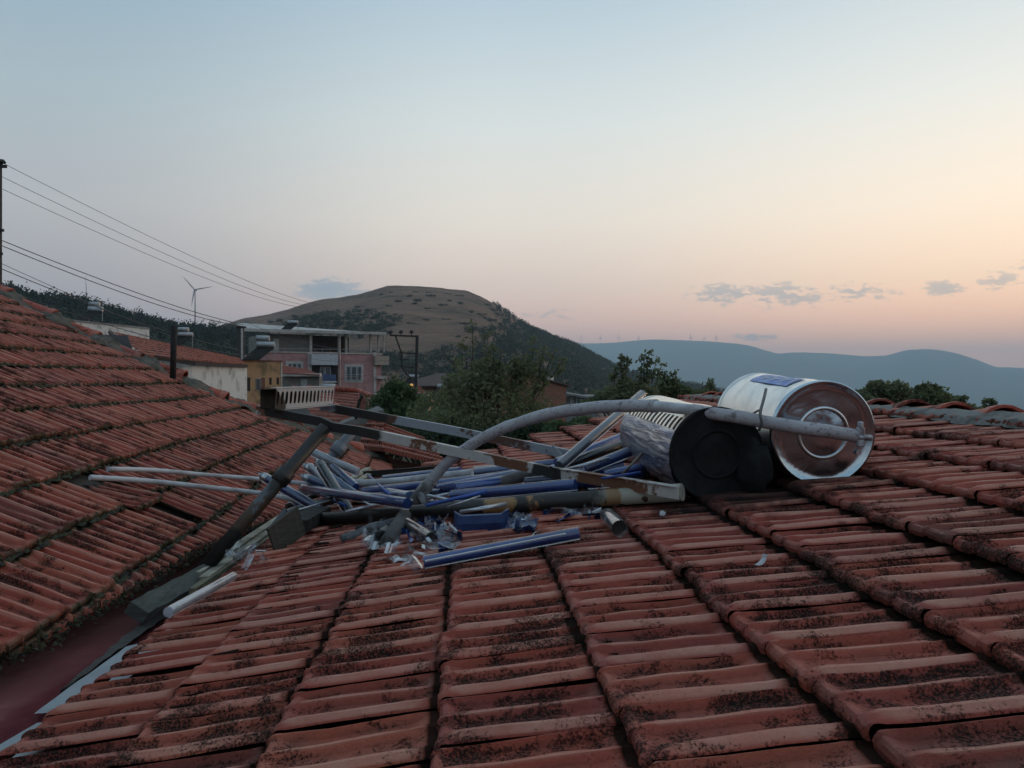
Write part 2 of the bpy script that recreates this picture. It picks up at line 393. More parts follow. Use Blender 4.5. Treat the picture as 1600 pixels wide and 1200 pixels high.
def lay(placements, variants, parent, mat, low_after=None):
    """placements: list of (origin, matrix3, clip). The nearest 300 seen become tiles of their own, the rest one part."""
    def key(q):
        p = q[0]; sx, sy = screen(p)
        inside = (p.y > .35 and -70 < sx < 1670 and sy < 1330)
        return (0 if inside else 1, (p - cam.location).length)
    placements.sort(key=key)
    meshes = []
    for i, (V, Fc, H, E) in enumerate(variants):
        m = me("tile_%d" % i, V, Fc, mat, True); meshes.append(with_attrs(m, H, E))
    base = parent.location
    restV, restF, restH, restE, restT = [], [], [], [], []; nb = 0
    for i, (o, M, clip) in enumerate(placements):
        k = random.randrange(len(variants))
        if i < 300:
            if clip is None:
                ob = bpy.data.objects.new("tile", meshes[k]); ob.matrix_basis = Matrix.Translation(o - base) @ M.to_4x4()
            else:
                V, Fc, H, E = variants[k]
                m = meshes[k].copy(); T = Matrix.Translation(o) @ M.to_4x4(); m.transform(T)
                bm = bmesh.new(); bm.from_mesh(m)
                r = bmesh.ops.bisect_plane(bm, geom=bm.verts[:] + bm.edges[:] + bm.faces[:], plane_co=clip[0], plane_no=clip[1], clear_outer=True)
                ed = [g for g in r['geom_cut'] if isinstance(g, bmesh.types.BMEdge)]
                if len(bm.faces) == 0: bm.free(); continue
                if ed:
                    x = bmesh.ops.extrude_edge_only(bm, edges=ed)
                    for g in x['geom']:
                        if isinstance(g, bmesh.types.BMVert): g.co.z -= .028
                bm.to_mesh(m); bm.free(); m.transform(Matrix.Translation(-o))
                ob = bpy.data.objects.new("tile", m); ob.location = o - base
            link(ob, parent)
        else:
            V, Fc, H, E = variants[k]
            Vw = V @ np.array(M.transposed()) + np.array(o - base)
            if clip is not None:
                cen = np.array(o - base) + (np.array(M) @ np.array([.1, .17, 0]))
                if (cen + np.array(base) - np.array(clip[0])) @ np.array(clip[1]) > 0.05: continue
            restV.append(Vw); restF += [tuple(a + nb for a in f) for f in Fc]; nb += len(V)
            restH.append(H); restE.append(E); restT.append(np.full(len(V), random.random()))
    if restV:
        m = me("distant_tiles", np.concatenate(restV), restF, mat, True)
        with_attrs(m, np.concatenate(restH), np.concatenate(restE), np.concatenate(restT))
        tag(link(bpy.data.objects.new("distant_tiles", m), parent), kind='stuff')

def jit(M, a=.009):
    from mathutils import Euler
    return M @ Euler((random.gauss(0, a * .7), random.gauss(0, a * .5), random.gauss(0, a))).to_matrix()

# ---- near roof (right)
WR, ER = .203, .3366
roof_r = thing('tiled_roof', 'near red clay tile roof carrying the wrecked solar water heater', 'roof', RP(1.0, 2.5, -.05))
pl = []
SLOPE = {-3: .14, -2: .135, -1: .118, 0: .10, 1: .082}
for k in range(-3, 9):
    lat = -.057 + .332 * k; tt = SLOPE.get(k, .062); st = (tR - tt) * .332 + .006
    off = (k * .47) % 1 * WR * .0 + random.uniform(-.01, .01)
    if k == -3: lat = -1.03
    al_max = 6.9 + .95 * lat
    if lat < -.4: al_max = 6.6
    j = 0; al = -1.7 + off
    M = basis(-dR, eR + Vector((0, 0, tt)))
    while al < al_max:
        o = RP(lat + random.gauss(0, .0055), al + WR, st + .002 + random.gauss(0, .0026) + .006 * math.sin(al * 1.3 + k))
        pl.append((o, jit(M), None)); al += WR + random.gauss(0, .0015)
varR = [tile_arrays(s, WR, ER, thick=.027, flat=True) for s in (1, 2, 3, 4, 5, 6, 7, 8, 9)]
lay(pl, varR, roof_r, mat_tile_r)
# deck, wall below, back slope
b = MB(); lo, hi = -1.02, 2.76
c4 = [RP(lo + .03, -1.8, -.035), RP(lo + .03, 6.3, -.035), RP(hi, 9.2, -.035), RP(hi, -1.8, -.035)]
b.add(c4, [(3, 2, 1, 0)]); dn = [Vector((p.x, p.y, p.z - .10)) for p in c4[:2]]
b.add([c4[0], c4[1], dn[1], dn[0]], [(0, 1, 2, 3)])
b.build('roof_deck', mat_deck, roof_r)
b = MB(); q4 = [RP(hi, -1.8, .0), RP(hi, 9.2, .0)]; q4 += [p + eR * 3.6 - Vector((0, 0, .65)) for p in (q4[1], q4[0])]
b.add(q4, [(3, 2, 1, 0)]); b.build('back_slope', mat_tile_r, roof_r)
mat_wall = simple("lime_plaster", (.42, .38, .33), .9, col2=(.25, .22, .19), scale=2)
b = MB(); w0, w1, w2, w3 = [Vector((p.x, p.y, 0)) for p in (RP(-.92, -1.7), RP(-.92, 6.2), RP(hi + 3.0, 8.8), RP(hi + 3.0, -1.7))]
def up_to(p, z): return Vector((p.x, p.y, z))
zs = [CZ - hR + tR * -.92 - .13, CZ - hR + tR * -.92 - .13, CZ - 1.1, CZ - 1.1]
b.add([w0, w1, w2, w3] + [up_to(p, z) for p, z in zip((w0, w1, w2, w3), zs)], [(0, 1, 5, 4), (1, 2, 6, 5), (2, 3, 7, 6), (3, 0, 4, 7)])
b.build('wall', mat_wall, roof_r)
# ridge tiles with mortar
def ridge_tile_mesh(name, seed, l=.43, r0=.105, r1=.135, mat=None):
    g = np.random.default_rng(seed); V = []; H = []; n = 13
    ys = [0, .02, .05, l * .3, l * .6, l - .09, l - .07, l - .03, l - .012, l, l, l - .03]
    for i, y in enumerate(ys):
        r = r0 + (r1 - r0) * (y / l) ** 1.2
        if i in (6, 7, 8): r += .008
        if i == 9: r += .003
        if i >= 10: r -= .016
        for k in range(n):
            a = math.pi * (-.08 + 1.16 * k / (n - 1))
            V.append((math.cos(a) * r * 1.02, y, math.sin(a) * r * .84 + g.normal(0, .001))); H.append(.006 if 6 <= i <= 8 else .002)
    Fc = [(j * n + i, j * n + i + 1, (j + 1) * n + i + 1, (j + 1) * n + i) for j in range(len(ys) - 1) for i in range(n - 1)]
    m = me(name, np.array(V), Fc, mat, True); m.flip_normals(); return with_attrs(m, np.array(H), np.array(H) * 0 + .15)
rt = [ridge_tile_mesh("ridge_tile_%d" % i, i, mat=mat_tile_r) for i in range(3)]
al = 9.05; i = 0
while al > 1.2:
    o = RP(hi + .02, al, -.062 + random.gauss(0, .004))
    M = basis(-eR, -dR + Vector((random.gauss(0, .02), 0, .075)))
    ob = bpy.data.objects.new('ridge_tile', rt[i % 3]); ob.matrix_basis = Matrix.Translation(o - roof_r.location) @ M.to_4x4(); link(ob, roof_r)
    al -= .40; i += 1
def mortar_strip(name, fn, n, parent, mat, seed=0, wob=.035, rows=6, amp=.012):
    """fn(s, t) -> point; ragged strip, t=0..1 across"""
    V = []; 
    for i in range(n + 1):
        s = i / n
        e = .75 + wob * 8 * mnoise.noise(Vector((s * n * .13, seed, 0))) + wob * 4 * mnoise.noise(Vector((s * n * .45, seed, 5)))
        for j in range(rows + 1):
            t = j / rows; p = fn(s, t * e)
            p.z += amp * mnoise.noise(Vector((p.x * 16, p.y * 16, p.z * 16 + seed))) * (1 if j < rows else 0)
            if j == rows: p.z -= .03
            V.append(p)
    m_ = rows + 1
    Fc = [(i * m_ + j, i * m_ + j + 1, (i + 1) * m_ + j + 1, (i + 1) * m_ + j) for i in range(n) for j in range(rows)]
    m = me(name, V, Fc, mat, True)
    return put(name, m, parent)
mortar_strip('mortar', lambda s, t: RP(hi - .05 - .16 * t, 9.1 - 8.1 * s, .060 - .02 * t ** 1.3), 150, roof_r, mat_mortar, 3)
mortar_strip('mortar', lambda s, t: RP(hi + .08 + .16 * t, 9.1 - 8.1 * s, -.01 - .12 * t), 60, roof_r, mat_mortar, 4)
# mortar/verge at the far hip of the near roof
mortar_strip('mortar', lambda s, t: RP(-.5 + 3.2 * s - .03 * t, 6.62 + (.95 * 3.0) * max(0, s - .1) - .06 + .16 * t, .02 - .05 * t), 60, roof_r, mat_mortar, 9, amp=.02)

# ---- left roof
WL, ELx = .205, .358
def lat_g(al): return 1.22 - .058 * (al - 2.4) if al < 4.4 else 1.104 - .125 * (al - 4.4)
roof_l = thing('tiled_roof', 'mossy red clay tile roof sloping down to the gutter from the left', 'roof', LP(2.2, 4.0, -.05))
pl = []
def verge(lat): return 10.35 + max(0, 2.4 - lat) * .92
MLb = basis(dL, -eL + Vector((0, 0, .41)))
missing = set()
for j in range(-3, 14):
    lat = 1.21 + .32 * j; al = -1.2 + random.uniform(0, .02)
    while al < verge(lat + .15):
        sx, sy = screen(LP(lat, al + .1))
        g_ = lat_g(al + .1)
        if lat + .32 < g_ - .01 or (al > .3 and sx < -260): al += WL; continue
        clip = None
        if lat < g_ + .012:
            p0 = LP(lat_g(al), al); p1 = LP(lat_g(al + .2), al + .2); d_ = (p1 - p0); nrm = Vector((d_.y, -d_.x, 0)).normalized()
            clip = (p0, nrm)
        drop = 0
        o = LP(lat + random.gauss(0, .006), al, .033 + random.gauss(0, .002) + .008 * math.sin(al * 1.1 + j * .7))
        M = jit(MLb, .008)
        # a few slipped and tilted tiles where the frame crashed down
        if j == 1 and 4.3 < al < 4.75:
            o = LP(lat - .08, al, .045); M = jit(MLb, .05) @ Matrix.Rotation(-.16, 3, 'X')
        if j == 0 and 4.55 < al < 4.75: al += WL; continue
        pl.append((o, M, clip)); al += WL + random.gauss(0, .0015)
varL = [tile_arrays(s, WL, ELx, thick=.030) for s in (11, 12, 13, 14, 15, 16, 17, 18)]
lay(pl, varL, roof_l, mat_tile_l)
b = MB(); ds = []
for a_ in (-1.3, 2.4, 4.4, 12.2): ds.append((LP(lat_g(a_) + .11, a_, -.035), LP(5.7, a_ if a_ < 9 else 10.3, -.035)))
for i in range(3):
    b.add([ds[i][0], ds[i + 1][0], ds[i + 1][1], ds[i][1]], [(0, 1, 2, 3)])
b.build('roof_deck', mat_deck, roof_l)
b = MB()
pv = [LP(.2, 12.35, -.05), LP(2.4, 10.45, -.05), LP(5.7, 10.45, -.05)]
b.add([pv[0], pv[1], up_to(pv[1], 0), up_to(pv[0], 0)], [(0, 1, 2, 3)]); b.add([pv[1], pv[2], up_to(pv[2], 0), up_to(pv[1], 0)], [(0, 1, 2, 3)])
b.build('wall', simple("grey_render", (.22, .20, .18), .95, scale=2), roof_l)
# verge: cap tiles bedded in a bank of mortar
VD = lambda l_: (dL + eL * .92).normalized() if l_ < 2.4 else dL
mortar_strip('mortar', lambda s, t: LP(5.6 - 5.4 * s, verge(5.6 - 5.4 * s) + .04 - .42 * t, .085 + .03 * math.sin(s * 61) - .065 * t ** .8), 150, roof_l, simple("mossy_mortar", (.085, .074, .058), .95, col2=(.04, .035, .024), scale=7, bump=.008), 7, wob=.05, amp=.04)
mortar_strip('mortar', lambda s, t: LP(5.6 - 5.4 * s, verge(5.6 - 5.4 * s) + .02 + .1 * t, .07 - .3 * t), 40, roof_l, mat_mortar, 8)
rt2 = [ridge_tile_mesh("verge_tile_%d" % i, 20 + i, l=.58, r0=.09, r1=.125, mat=mat_tile_l) for i in range(3)]
lat = 5.5; i = 0
while lat > .25:
    sl_ = .92 if lat < 2.45 else 0.; o = LP(lat, verge(lat) + .02, -.015 + random.gauss(0, .012))
    M = basis(-dL + eL * sl_, eL + dL * sl_ + Vector((0, 0, -tL + .07 + random.gauss(0, .03)))) 
    ob = bpy.data.objects.new('ridge_tile', rt2[i % 3]); ob.matrix_basis = Matrix.Translation(o - roof_l.location) @ M.to_4x4() ; link(ob, roof_l)
    lat -= .52 if lat > 2.45 else .40; i += 1
# moss clumps in the joints
V = []; Fc = []
for j in range(0, 12):
    lat = 1.21 + .32 * j; al = 1.0
    while al < verge(lat) - .3:
        sx, sy = screen(LP(lat, al))
        if -20 < sx < 700:
            thick = .5 + .5 * mnoise.noise(Vector((al * 1.7, j * 3.1, 2)))
            if lat > lat_g(al) + .03 and random.random() < .35 + .8 * thick:
                c_ = LP(lat - .004 + random.gauss(0, .007), al, .004 + random.uniform(0, .008)); r = random.uniform(.007, .016) * (.7 + thick * .8)
                nb = len(V)
                for q in ((1, 0, 0), (0, 1, 0), (-1, 0, 0), (0, -1, 0), (.1, 0, .8), (.7, .7, -.4), (-.7, .7, -.4), (-.7, -.7, -.4), (.7, -.7, -.4)):
                    V.append((c_.x + q[0] * r * random.uniform(.7, 1.5), c_.y + q[1] * r * random.uniform(.7, 1.7), c_.z + q[2] * r * random.uniform(.7, 1.2)))
                Fc += [tuple(nb + i for i in f) for f in ((0, 1, 4), (1, 2, 4), (2, 3, 4), (3, 0, 4), (0, 5, 1), (1, 6, 2), (2, 7, 3), (3, 8, 0))]
        al += random.uniform(.008, .02)
tag(put('moss', me('moss', V, Fc, mat_moss, True), roof_l), kind='stuff')

# ---- gutter between the roofs
def GF(x, y, up=0): return Vector((x, y, CZ - .93 - .058 * (y - 2.3) + up))
mat_red = bpy.data.materials.new("red_painted_sheet"); mat_red.use_nodes = True
N = NT(mat_red.node_tree); p = mat_red.node_tree.nodes['Principled BSDF']; ps = N.pos()
N.put(p.inputs['Base Color'], N.mix(N.mr(N.noise(ps, 3, 5), .4, .7), (.55, .13, .155), (.38, .085, .10)))
N.put(p.inputs['Roughness'], N.mr(N.noise(ps, 6, 5), .3, .75, .10, .26)); p.inputs['Specular IOR Level'].default_value = .75; p.inputs['Metallic'].default_value = .45; p.inputs['Coat Weight'].default_value = 1; p.inputs['Coat Roughness'].default_value = .07; p.inputs['Coat IOR'].default_value = 1.9
bb = N.node('ShaderNodeBump'); bb.inputs['Distance'].default_value = .004; N.put(bb.inputs['Height'], N.noise(ps, 5, 3)); N.put(p.inputs['Normal'], bb.outputs[0])
gut = thing('valley_gutter', 'red painted sheet metal gutter between the two tile roofs', 'gutter', GF(-1.4, 2.5))
n = 26; V = []; Fc = []
for i in range(n + 1):
    y = -1.2 + 12.4 * i / n
    xr = -1.03 - .057 * y; xl = -1.95 - .045 * y - (.03 * max(0, y - 4.4))
    for (x, u_) in ((xl - .1, .12), (xl, .0), ((xl + xr) / 2, -.004), (xr + .02, .0), (xr + .06, .05), (xr + .10, .055)):
        V.append(GF(x, y, u_ + .002 * math.sin(i * 2.1 + x * 5)))
for i in range(n):
    for j in range(5):
        a_ = i * 6 + j; Fc.append((a_, a_ + 1, a_ + 7, a_ + 6))
put('metal_sheet', me('metal_sheet', V, Fc, mat_red, True), gut)
mat_strip = simple("grey_flashing", (.29, .32, .345), .34, metal=.15, col2=(.20, .22, .24), scale=6, bump=.003, thr=(.5, .7))
def strip(y0, y1, x0f, wd, name, lift):
    V = []; Fc = []; n = 16
    for i in range(n + 1):
        y = y0 + (y1 - y0) * i / n; xr = -.90 - .10 * y
        w_ = wd * (.9 + .18 * mnoise.noise(Vector((y * 3, lift * 99, 1)))) * (1 if i < n else .8)
        for j in range(4):
            V.append(GF(xr - x0f - w_ * j / 3, y + .02 * mnoise.noise(Vector((j, y0, 3))), lift + .02 * (1 - j / 3) + .003 * mnoise.noise(Vector((y * 8, j * 1.7, 0)))))
    for i in range(n):
        for j in range(3): a_ = i * 4 + j; Fc.append((a_, a_ + 4, a_ + 5, a_ + 1))
    return put(name, me(name, V, Fc, mat_strip, True), gut)
strip(-1., 2.02, 0, .215, 'flashing_strip', .012); strip(2.07, 2.75, 0, .205, 'flashing_strip', .016)
strip(2.9, 5.2, .0, .16, 'flashing_strip', .014)
mortar_strip('dirt', lambda s, t: GF(-1.10 - .10 * (2.25 + 2.4 * s) - (.11 * math.sin(s * 2.9)) * t, 2.25 + 2.4 * s, .016 + .008 * t), 70, gut, simple("wet_dirt", (.035, .03, .026), .6, scale=20, bump=.01), 12, amp=.008)
# leaves and moss bank along the left eave
V = []; Fc = []
for i in range(2600):
    al = random.uniform(1.3, 7.5); lg = lat_g(al)
    c_ = LP(lg - random.gauss(.005, .012), al, random.uniform(-.028, .010)); r = random.uniform(.004, .010); nb = len(V)
    for q in range(4): V.append((c_.x + random.gauss(0, r), c_.y + random.gauss(0, r), c_.z + random.gauss(0, r * .7)))
    Fc += [(nb, nb + 1, nb + 2), (nb, nb + 2, nb + 3), (nb + 1, nb + 3, nb + 2), (nb, nb + 3, nb + 1)]
tag(put('moss', me('eave_moss', V, Fc, mat_moss), roof_l), kind='stuff')

# ================================================================== THE WRECKED SOLAR WATER HEATER
HEAP = 'pieces of the collapsed solar water heater'
mat_glass = thin_glass("tube_glass"); mat_clear = thin_glass("clear_glass", (.93, .95, .97), 1.5, .25)
def absorber_mat(name, col, col2):
    m = bpy.data.materials.new(name); m.use_nodes = True; N = NT(m.node_tree); p = m.node_tree.nodes['Principled BSDF']
    N.put(p.inputs['Base Color'], N.mix(N.mr(N.noise(N.obj(), 3.5, 4), .4, .62), col, col2))
    p.inputs['Roughness'].default_value = .32; p.inputs['Specular IOR Level'].default_value = .45
    return m
mat_blue = absorber_mat("blue_absorber", (.032, .090, .34), (.014, .040, .18))
mat_navy = absorber_mat("navy_absorber", (.012, .045, .18), (.007, .018, .07))
mat_teal = absorber_mat("faded_blue_absorber", (.07, .13, .22), (.03, .07, .20))
mat_black = absorber_mat("black_absorber", (.010, .010, .011), (.022, .02, .018))
mat_greyabs = absorber_mat('grey_absorber', (.10, .115, .14), (.05, .06, .08))
mat_silver = simple("silver_band", (.62, .63, .65), .3, metal=.8, scale=20)
mat_white = simple("white_plastic", (.50, .50, .52), .5, col2=(.33, .32, .33), scale=7)
mat_tip = simple('frosted_tip', (.42, .44, .48), .25, col2=(.16, .17, .20), scale=30)
mat_pale = simple("pale_glass_coat", (.42, .45, .50), .3, scale=9)

def lathe(mb, p, q, prof, n=14):
    """prof: (distance from p, radius)"""
    p, q = Vector(p), Vector(q); d = (q - p).normalized()
    pts = [p + d * s for s, r in prof]; mb.tube(pts, [max(r, .0004) for s, r in prof], n)
def evac_tube(p, q, label, inner=None, tip=True, tip2=False, r=.029, group=HEAP, silver=True):
    p, q = Vector(p), Vector(q); Lg = (q - p).length
    t = thing('glass_tube', label, 'glass tube', p, group)
    prof = ([(0, .002), (.012, .004), (.022, .010), (.045, r * .86), (.06, r)] if tip else [(0, r)])
    prof += ([(Lg - .06, r), (Lg - .045, r * .86), (Lg - .02, .009), (Lg, .002)] if tip2 else [(Lg, r)])
    g = MB(); lathe(g, p, q, prof, 16)
    if not tip2: g.f = g.f[:-1]
    if not tip: g.f = [f for f in g.f if len(f) == 4 or f[0] != 15]
    g.build('glass_shell', mat_glass, t, smooth=True)
    if tip:
        k_ = MB(); lathe(k_, p, q, [(-.001, .002), (.012, .0045), (.022, .0105), (.043, r * .87)], 14); k_.build('clear_tip', mat_tip, t, smooth=True)
    a = MB(); s0 = .055 if tip else .0; s1 = Lg - (.055 if tip2 else .002)
    ri = r * .82
    pr = [(s0, .003), (s0 + .008, ri * .6), (s0 + .02, ri)] if tip else [(s0, ri)]
    pr += [(s1, ri)]
    lathe(a, p, q, pr, 14); a.build('absorber', inner or mat_blue, t, smooth=True)
    if tip and silver:
        c_ = MB(); lathe(c_, p, q, [(.030, .004), (.036, r * .6), (.050, r * .74), (.085, r * .86)], 12)
        c_.build('silver_clip', mat_silver, t, smooth=True)
    return t
HB = 'blue solar glass tube lying among others in the heap'
ev = evac_tube
ev(R(468, 762, .19), R(637, 787, .14), 'long dark blue glass tube with pointed clear tip, lying in front of the heap', mat_navy)
ev(P(493, 716, 4.5), P(549, 806, 4.25), 'stubby black glass tube leaning upright across the long blue tube', mat_black, silver=False, r=.034)
ev(P(519, 730, 4.75), P(556, 762, 4.55), 'short navy tube end poking up beside the grey pipe', mat_navy, tip=False)
ev(R(540, 757, .12), R(640, 776, .10), 'faded teal glass tube behind the long dark blue one', mat_teal, tip=False)
ev(P(402, 739, 4.5), P(500, 797, 4.3), 'dark glass tube pointing left behind the collar of the front leg pipe', mat_navy)
ev(P(467, 742, 4.65), P(545, 772, 4.5), 'dark glass tube with silvery tip, left end of the heap, below the upright tube', mat_navy)
ev(P(471, 724, 4.75), P(540, 766, 4.6), 'grey glass tube with blunt pale tip left of the upright black tube', mat_teal)
ev(P(487, 706, 4.9), P(560, 738, 4.8), 'clear grey glass tube at the back left of the heap', mat_pale, tip=False)
ev(R(452, 802, .08), R(530, 778, .12), 'glossy black tube lying on the end of the heap by the wood', mat_black, tip=False)
ev(R(447, 792, .10), R(505, 770, .13), 'black and white streaked tube by the charred wood', mat_black, tip=False, r=.02)
ev(R(735, 740, .11), R(868, 724, .10), 'faded blue glass tube joined to the long white hose', mat_teal, tip=False)
ev(R(568, 769, .12), R(775, 747, .12), 'bright blue tube crossing under the grey curved pipe', mat_blue, tip=False)
ev(R(684, 765, .12), R(815, 741, .14), 'blue tube just right of the hose joint, crossing the middle of the heap', mat_blue, tip=False); ev(R(712, 764, .14), R(850, 741, .12), 'blue tube starting above the straight grey pipe, middle of the heap', mat_blue, tip=False)
ev(R(706, 775, .12), R(900, 757, .12), 'blue tube lying just behind the rusty bottom pipe', mat_blue, tip=False)
ev(R(640, 792, .05), R(735, 786, .05), 'blue tube end squeezed behind the black part of the bottom pipe', mat_blue, tip=False)
ev(R(822, 753, .12), R(905, 745, .12), 'white edged dark tube under the rusty beam', mat_navy, tip=False, r=.024)
ev(R(745, 784, .06), R(905, 768, .06), 'dark blue tube lowest in the heap, touching the orange patch of the bottom pipe', mat_navy, tip=False)
ev(R(900, 757, .09), R(975, 751, .09), 'blue tube end showing under the rusty beam near the brace', mat_blue, tip=False)
ev(R(742, 733, .08), R(870, 724, .08), 'pale topped blue tube at the back of the heap', mat_pale, tip=False, r=.02)
ev(R(874, 728, .16), P(1004, 616, 4.6), 'long grey glass tube leaning from the heap up behind the burnt tank', mat_greyabs, tip=False)
ev(R(870, 724, .14), R(990, 676, .20), 'blue and white tube rising to the side of the burnt tank, topmost of the fan', mat_blue, tip=False)
ev(R(872, 731, .13), R(978, 693, .18), 'dark grey tube with a white end cap, second of the fan by the burnt tank', mat_black, tip=False)
ev(R(915, 733, .12), R(989, 704, .17), 'navy tube, third of the fan beside the burnt tank', mat_navy, tip=False)
ev(R(905, 741, .09), R(976, 727, .10), 'blue tube, fourth of the fan beside the burnt tank', mat_blue, tip=False); ev(R(890, 730, .08), R(950, 712, .10), 'thin pale tube inside the fan beside the burnt tank', mat_pale, tip=False, r=.02)
ev(R(945, 742, .09), R(1016, 727, .10), 'blue tube half hidden behind the lower end of the rusty beam', mat_blue, tip=False, r=.024)
ev(R(955, 748, .06), R(1009, 736, .07), 'short pale and blue tube nearest the burnt tank\'s foot', mat_blue, tip=False, r=.03)
ev(R(662, 879, .055), R(905, 833, .055), 'long blue tube lying alone on the tiles in front of the heap', mat_blue, tip=False, r=.0235)
b = MB(); p_, q_ = R(664, 877, .077), R(884, 834, .077); b.bar(p_, q_, .012, .004)
solid('reflector_strip', 'thin white strip along the top of the lone blue tube', 'strip', b, mat_pale)
ev(R(262, 957, .12), R(364, 901, .08), 'pale silvery glass tube lying along the gutter flashing', mat_pale, tip=False, r=.018)
ev(R(636, 818, .05), R(674, 842, .04), 'short dark tube stub among the broken glass under the pipe', mat_black, tip=False)
# loose clear end, dark inside
more = [(560, 778, 690, 770, .10, mat_navy, 'dark tube under the long dark blue one, left half of the heap', .024), (600, 748, 720, 735, .08, mat_blue, 'blue tube behind the white pipe at the back of the heap', .026),
 (640, 776, 770, 757, .08, mat_navy, 'navy tube running behind the hose joint', .026), (700, 756, 820, 736, .10, mat_teal, 'pale blue tube above the bright blue ones', .022), (780, 757, 905, 738, .08, mat_blue, 'blue tube beneath the upper end of the straight grey pipe', .026),
 (760, 775, 890, 762, .08, mat_blue, 'bright tube between the bottom pipe and the longest blue tube', .022), (835, 745, 930, 728, .08, mat_navy, 'navy tube passing under the front beam, right of the grey pipe', .026), (505, 735, 560, 775, .10, mat_teal, 'faded tube slanting down beside the upright black tube', .022),
 (485, 728, 530, 772, .12, mat_pale, 'pale tube just left of the upright black tube', .020), (425, 752, 470, 790, .12, mat_navy, 'navy tube crossing behind the front leg pipe below its collar', .024), (930, 752, 1010, 744, .05, mat_blue, 'short blue tube under the lowest part of the front beam', .024),
 (850, 737, 960, 700, .10, mat_blue, 'blue tube low in the fan, running up toward the burnt tank', .024), (590, 762, 665, 740, .06, mat_pale, 'thin pale tube slanting behind the heap', .014), (655, 800, 800, 793, .03, mat_navy, 'dark tube hidden under the bottom pipe', .024)]
for (x0, y0, x1, y1, u_, mm_, lb_, r_) in more: ev(*((P(x0, y0, 4.7), P(x1, y1, 4.45)) if x0 < 530 else (R(x0, y0, u_), R(x1, y1, u_ + random.uniform(-.02, .03)))), lb_, mm_, tip=(x0 < 530 and r_ > .021), r=r_)
mat_rod = simple('bright_rod', (.62, .63, .67), .3, metal=.5, scale=20)
rods = [(520, 760, 640, 772), (560, 752, 655, 764), (600, 790, 700, 772), (665, 790, 760, 768), (700, 792, 750, 775), (640, 768, 720, 785), (470, 760, 540, 790), (500, 745, 580, 790), (455, 800, 515, 782), (760, 745, 850, 738), (820, 762, 900, 750), (880, 735, 950, 716), (575, 742, 610, 775), (540, 800, 620, 780), (720, 800, 790, 788), (940, 748, 1000, 738)]
for i, (x0, y0, x1, y1) in enumerate(rods):
    b = MB(); u_ = random.uniform(.09, .17); b.tube([R(x0, y0, u_), R((x0 + x1) / 2, (y0 + y1) / 2, u_ + random.uniform(-.01, .03)), R(x1, y1, u_ + random.uniform(-.04, .02))], random.choice((.004, .006, .009)), 6)
    solid('metal_rod', 'thin bright rod or split tube edge lying among the tubes of the heap', 'rod', b, mat_rod if i % 3 else mat_blue, 'thin rods in the heap', smooth=True)
t = thing('glass_tube', 'short clear broken tube end lying alone with its open mouth to the right', 'glass tube', R(960, 820, .03), HEAP)
g = MB(); lathe(g, R(947, 803, .06), R(986, 845, .045), [(0, .012), (.01, .024), (.04, .031), (.26, .031)], 18); g.f = g.f[:-1]
g.build('glass_shell', mat_clear, t, smooth=True)
g = MB(); lathe(g, R(948, 804, .058), R(986, 845, .045), [(0, .01), (.02, .024), (.21, .026)], 16); g.build('absorber', mat_black, t, smooth=True)
b = MB(); c0 = R(981, 693, .18); d_ = (R(978, 693, .18) - R(872, 731, .13)).normalized(); lathe(b, c0, c0 + d_, [(0, .012), (.005, .034), (.03, .034), (.036, .015)], 14)
solid('tube_cap', 'round white cap on the end of a dark tube beside the burnt tank', 'cap', b, mat_white, smooth=True)

# ---- frame
burnL = P(470, 665, 4.1)
mat_beam = rusty("white_rusty_beam", (.46, .43, .40), (.20, .078, .036), .74, [(P(470, 655, 4.1), .33), (P(545, 680, 4.0), .17), (P(858, 745, 3.72), .10), (P(955, 778, 3.55), .14)], scale=3.6)
mat_beam2 = rusty("grey_rusty_beam", (.28, .30, .33), (.13, .055, .035), .5, [(P(555, 640, 4.8), .22)], scale=3.6)
mat_leg = rusty("grey_charred_pipe", (.095, .105, .12), (.10, .06, .035), .42, [(P(500, 685, 4.05), .42), (P(328, 878, 3.72), .20)], rough=.5)
mat_leg2 = rusty("grey_charred_pipe_rear", (.16, .18, .21), (.06, .045, .035), .3, [(P(552, 680, 4.6), .22)], rough=.5)
mat_bottom = bpy.data.materials.new("burnt_cream_pipe"); mat_bottom.use_nodes = True
N = NT(mat_bottom.node_tree); p = mat_bottom.node_tree.nodes['Principled BSDF']; ps = N.pos()
sx_ = N.node('ShaderNodeSeparateXYZ'); N.l.new(ps, sx_.inputs[0])
wob = N.m('MULTIPLY', N.m('SUBTRACT', N.noise(ps, 9, 5, .6), .5), .16); xx = N.m('ADD', sx_.outputs[0], wob)
bx0 = P(497, 812, 4.1); bx1 = R(1066, 769, .078)
def xat(px): f_ = (px - 497) / 569.; return (bx0 + (bx1 - bx0) * f_).x
def band(a_, b_): return N.m('MULTIPLY', N.mr(xx, xat(a_) - .008, xat(a_) + .008), N.mr(xx, xat(b_) - .008, xat(b_) + .008, 1, 0))
cc = N.mix(N.mr(xx, xat(955), xat(975)), (.014, .012, .011), (.36, .33, .27))
cc = N.mix(band(796, 845), cc, (.27, .145, .055)); cc = N.mix(band(862, 876), cc, (.25, .12, .045)); cc = N.mix(band(966, 984), cc, (.26, .15, .07))
cc = N.mix(N.m('MULTIPLY', N.mr(xx, xat(560), xat(760)), N.mr(N.noise(ps, 16, 4), .62, .66)), cc, (.06, .03, .02))
cc = N.mix(N.m('MULTIPLY', N.mr(xx, xat(980), xat(990)), N.mr(N.noise(ps, 13, 3), .63, .66)), cc, (.03, .022, .02))
N.put(p.inputs['Base Color'], cc); p.inputs['Roughness'].default_value = .5

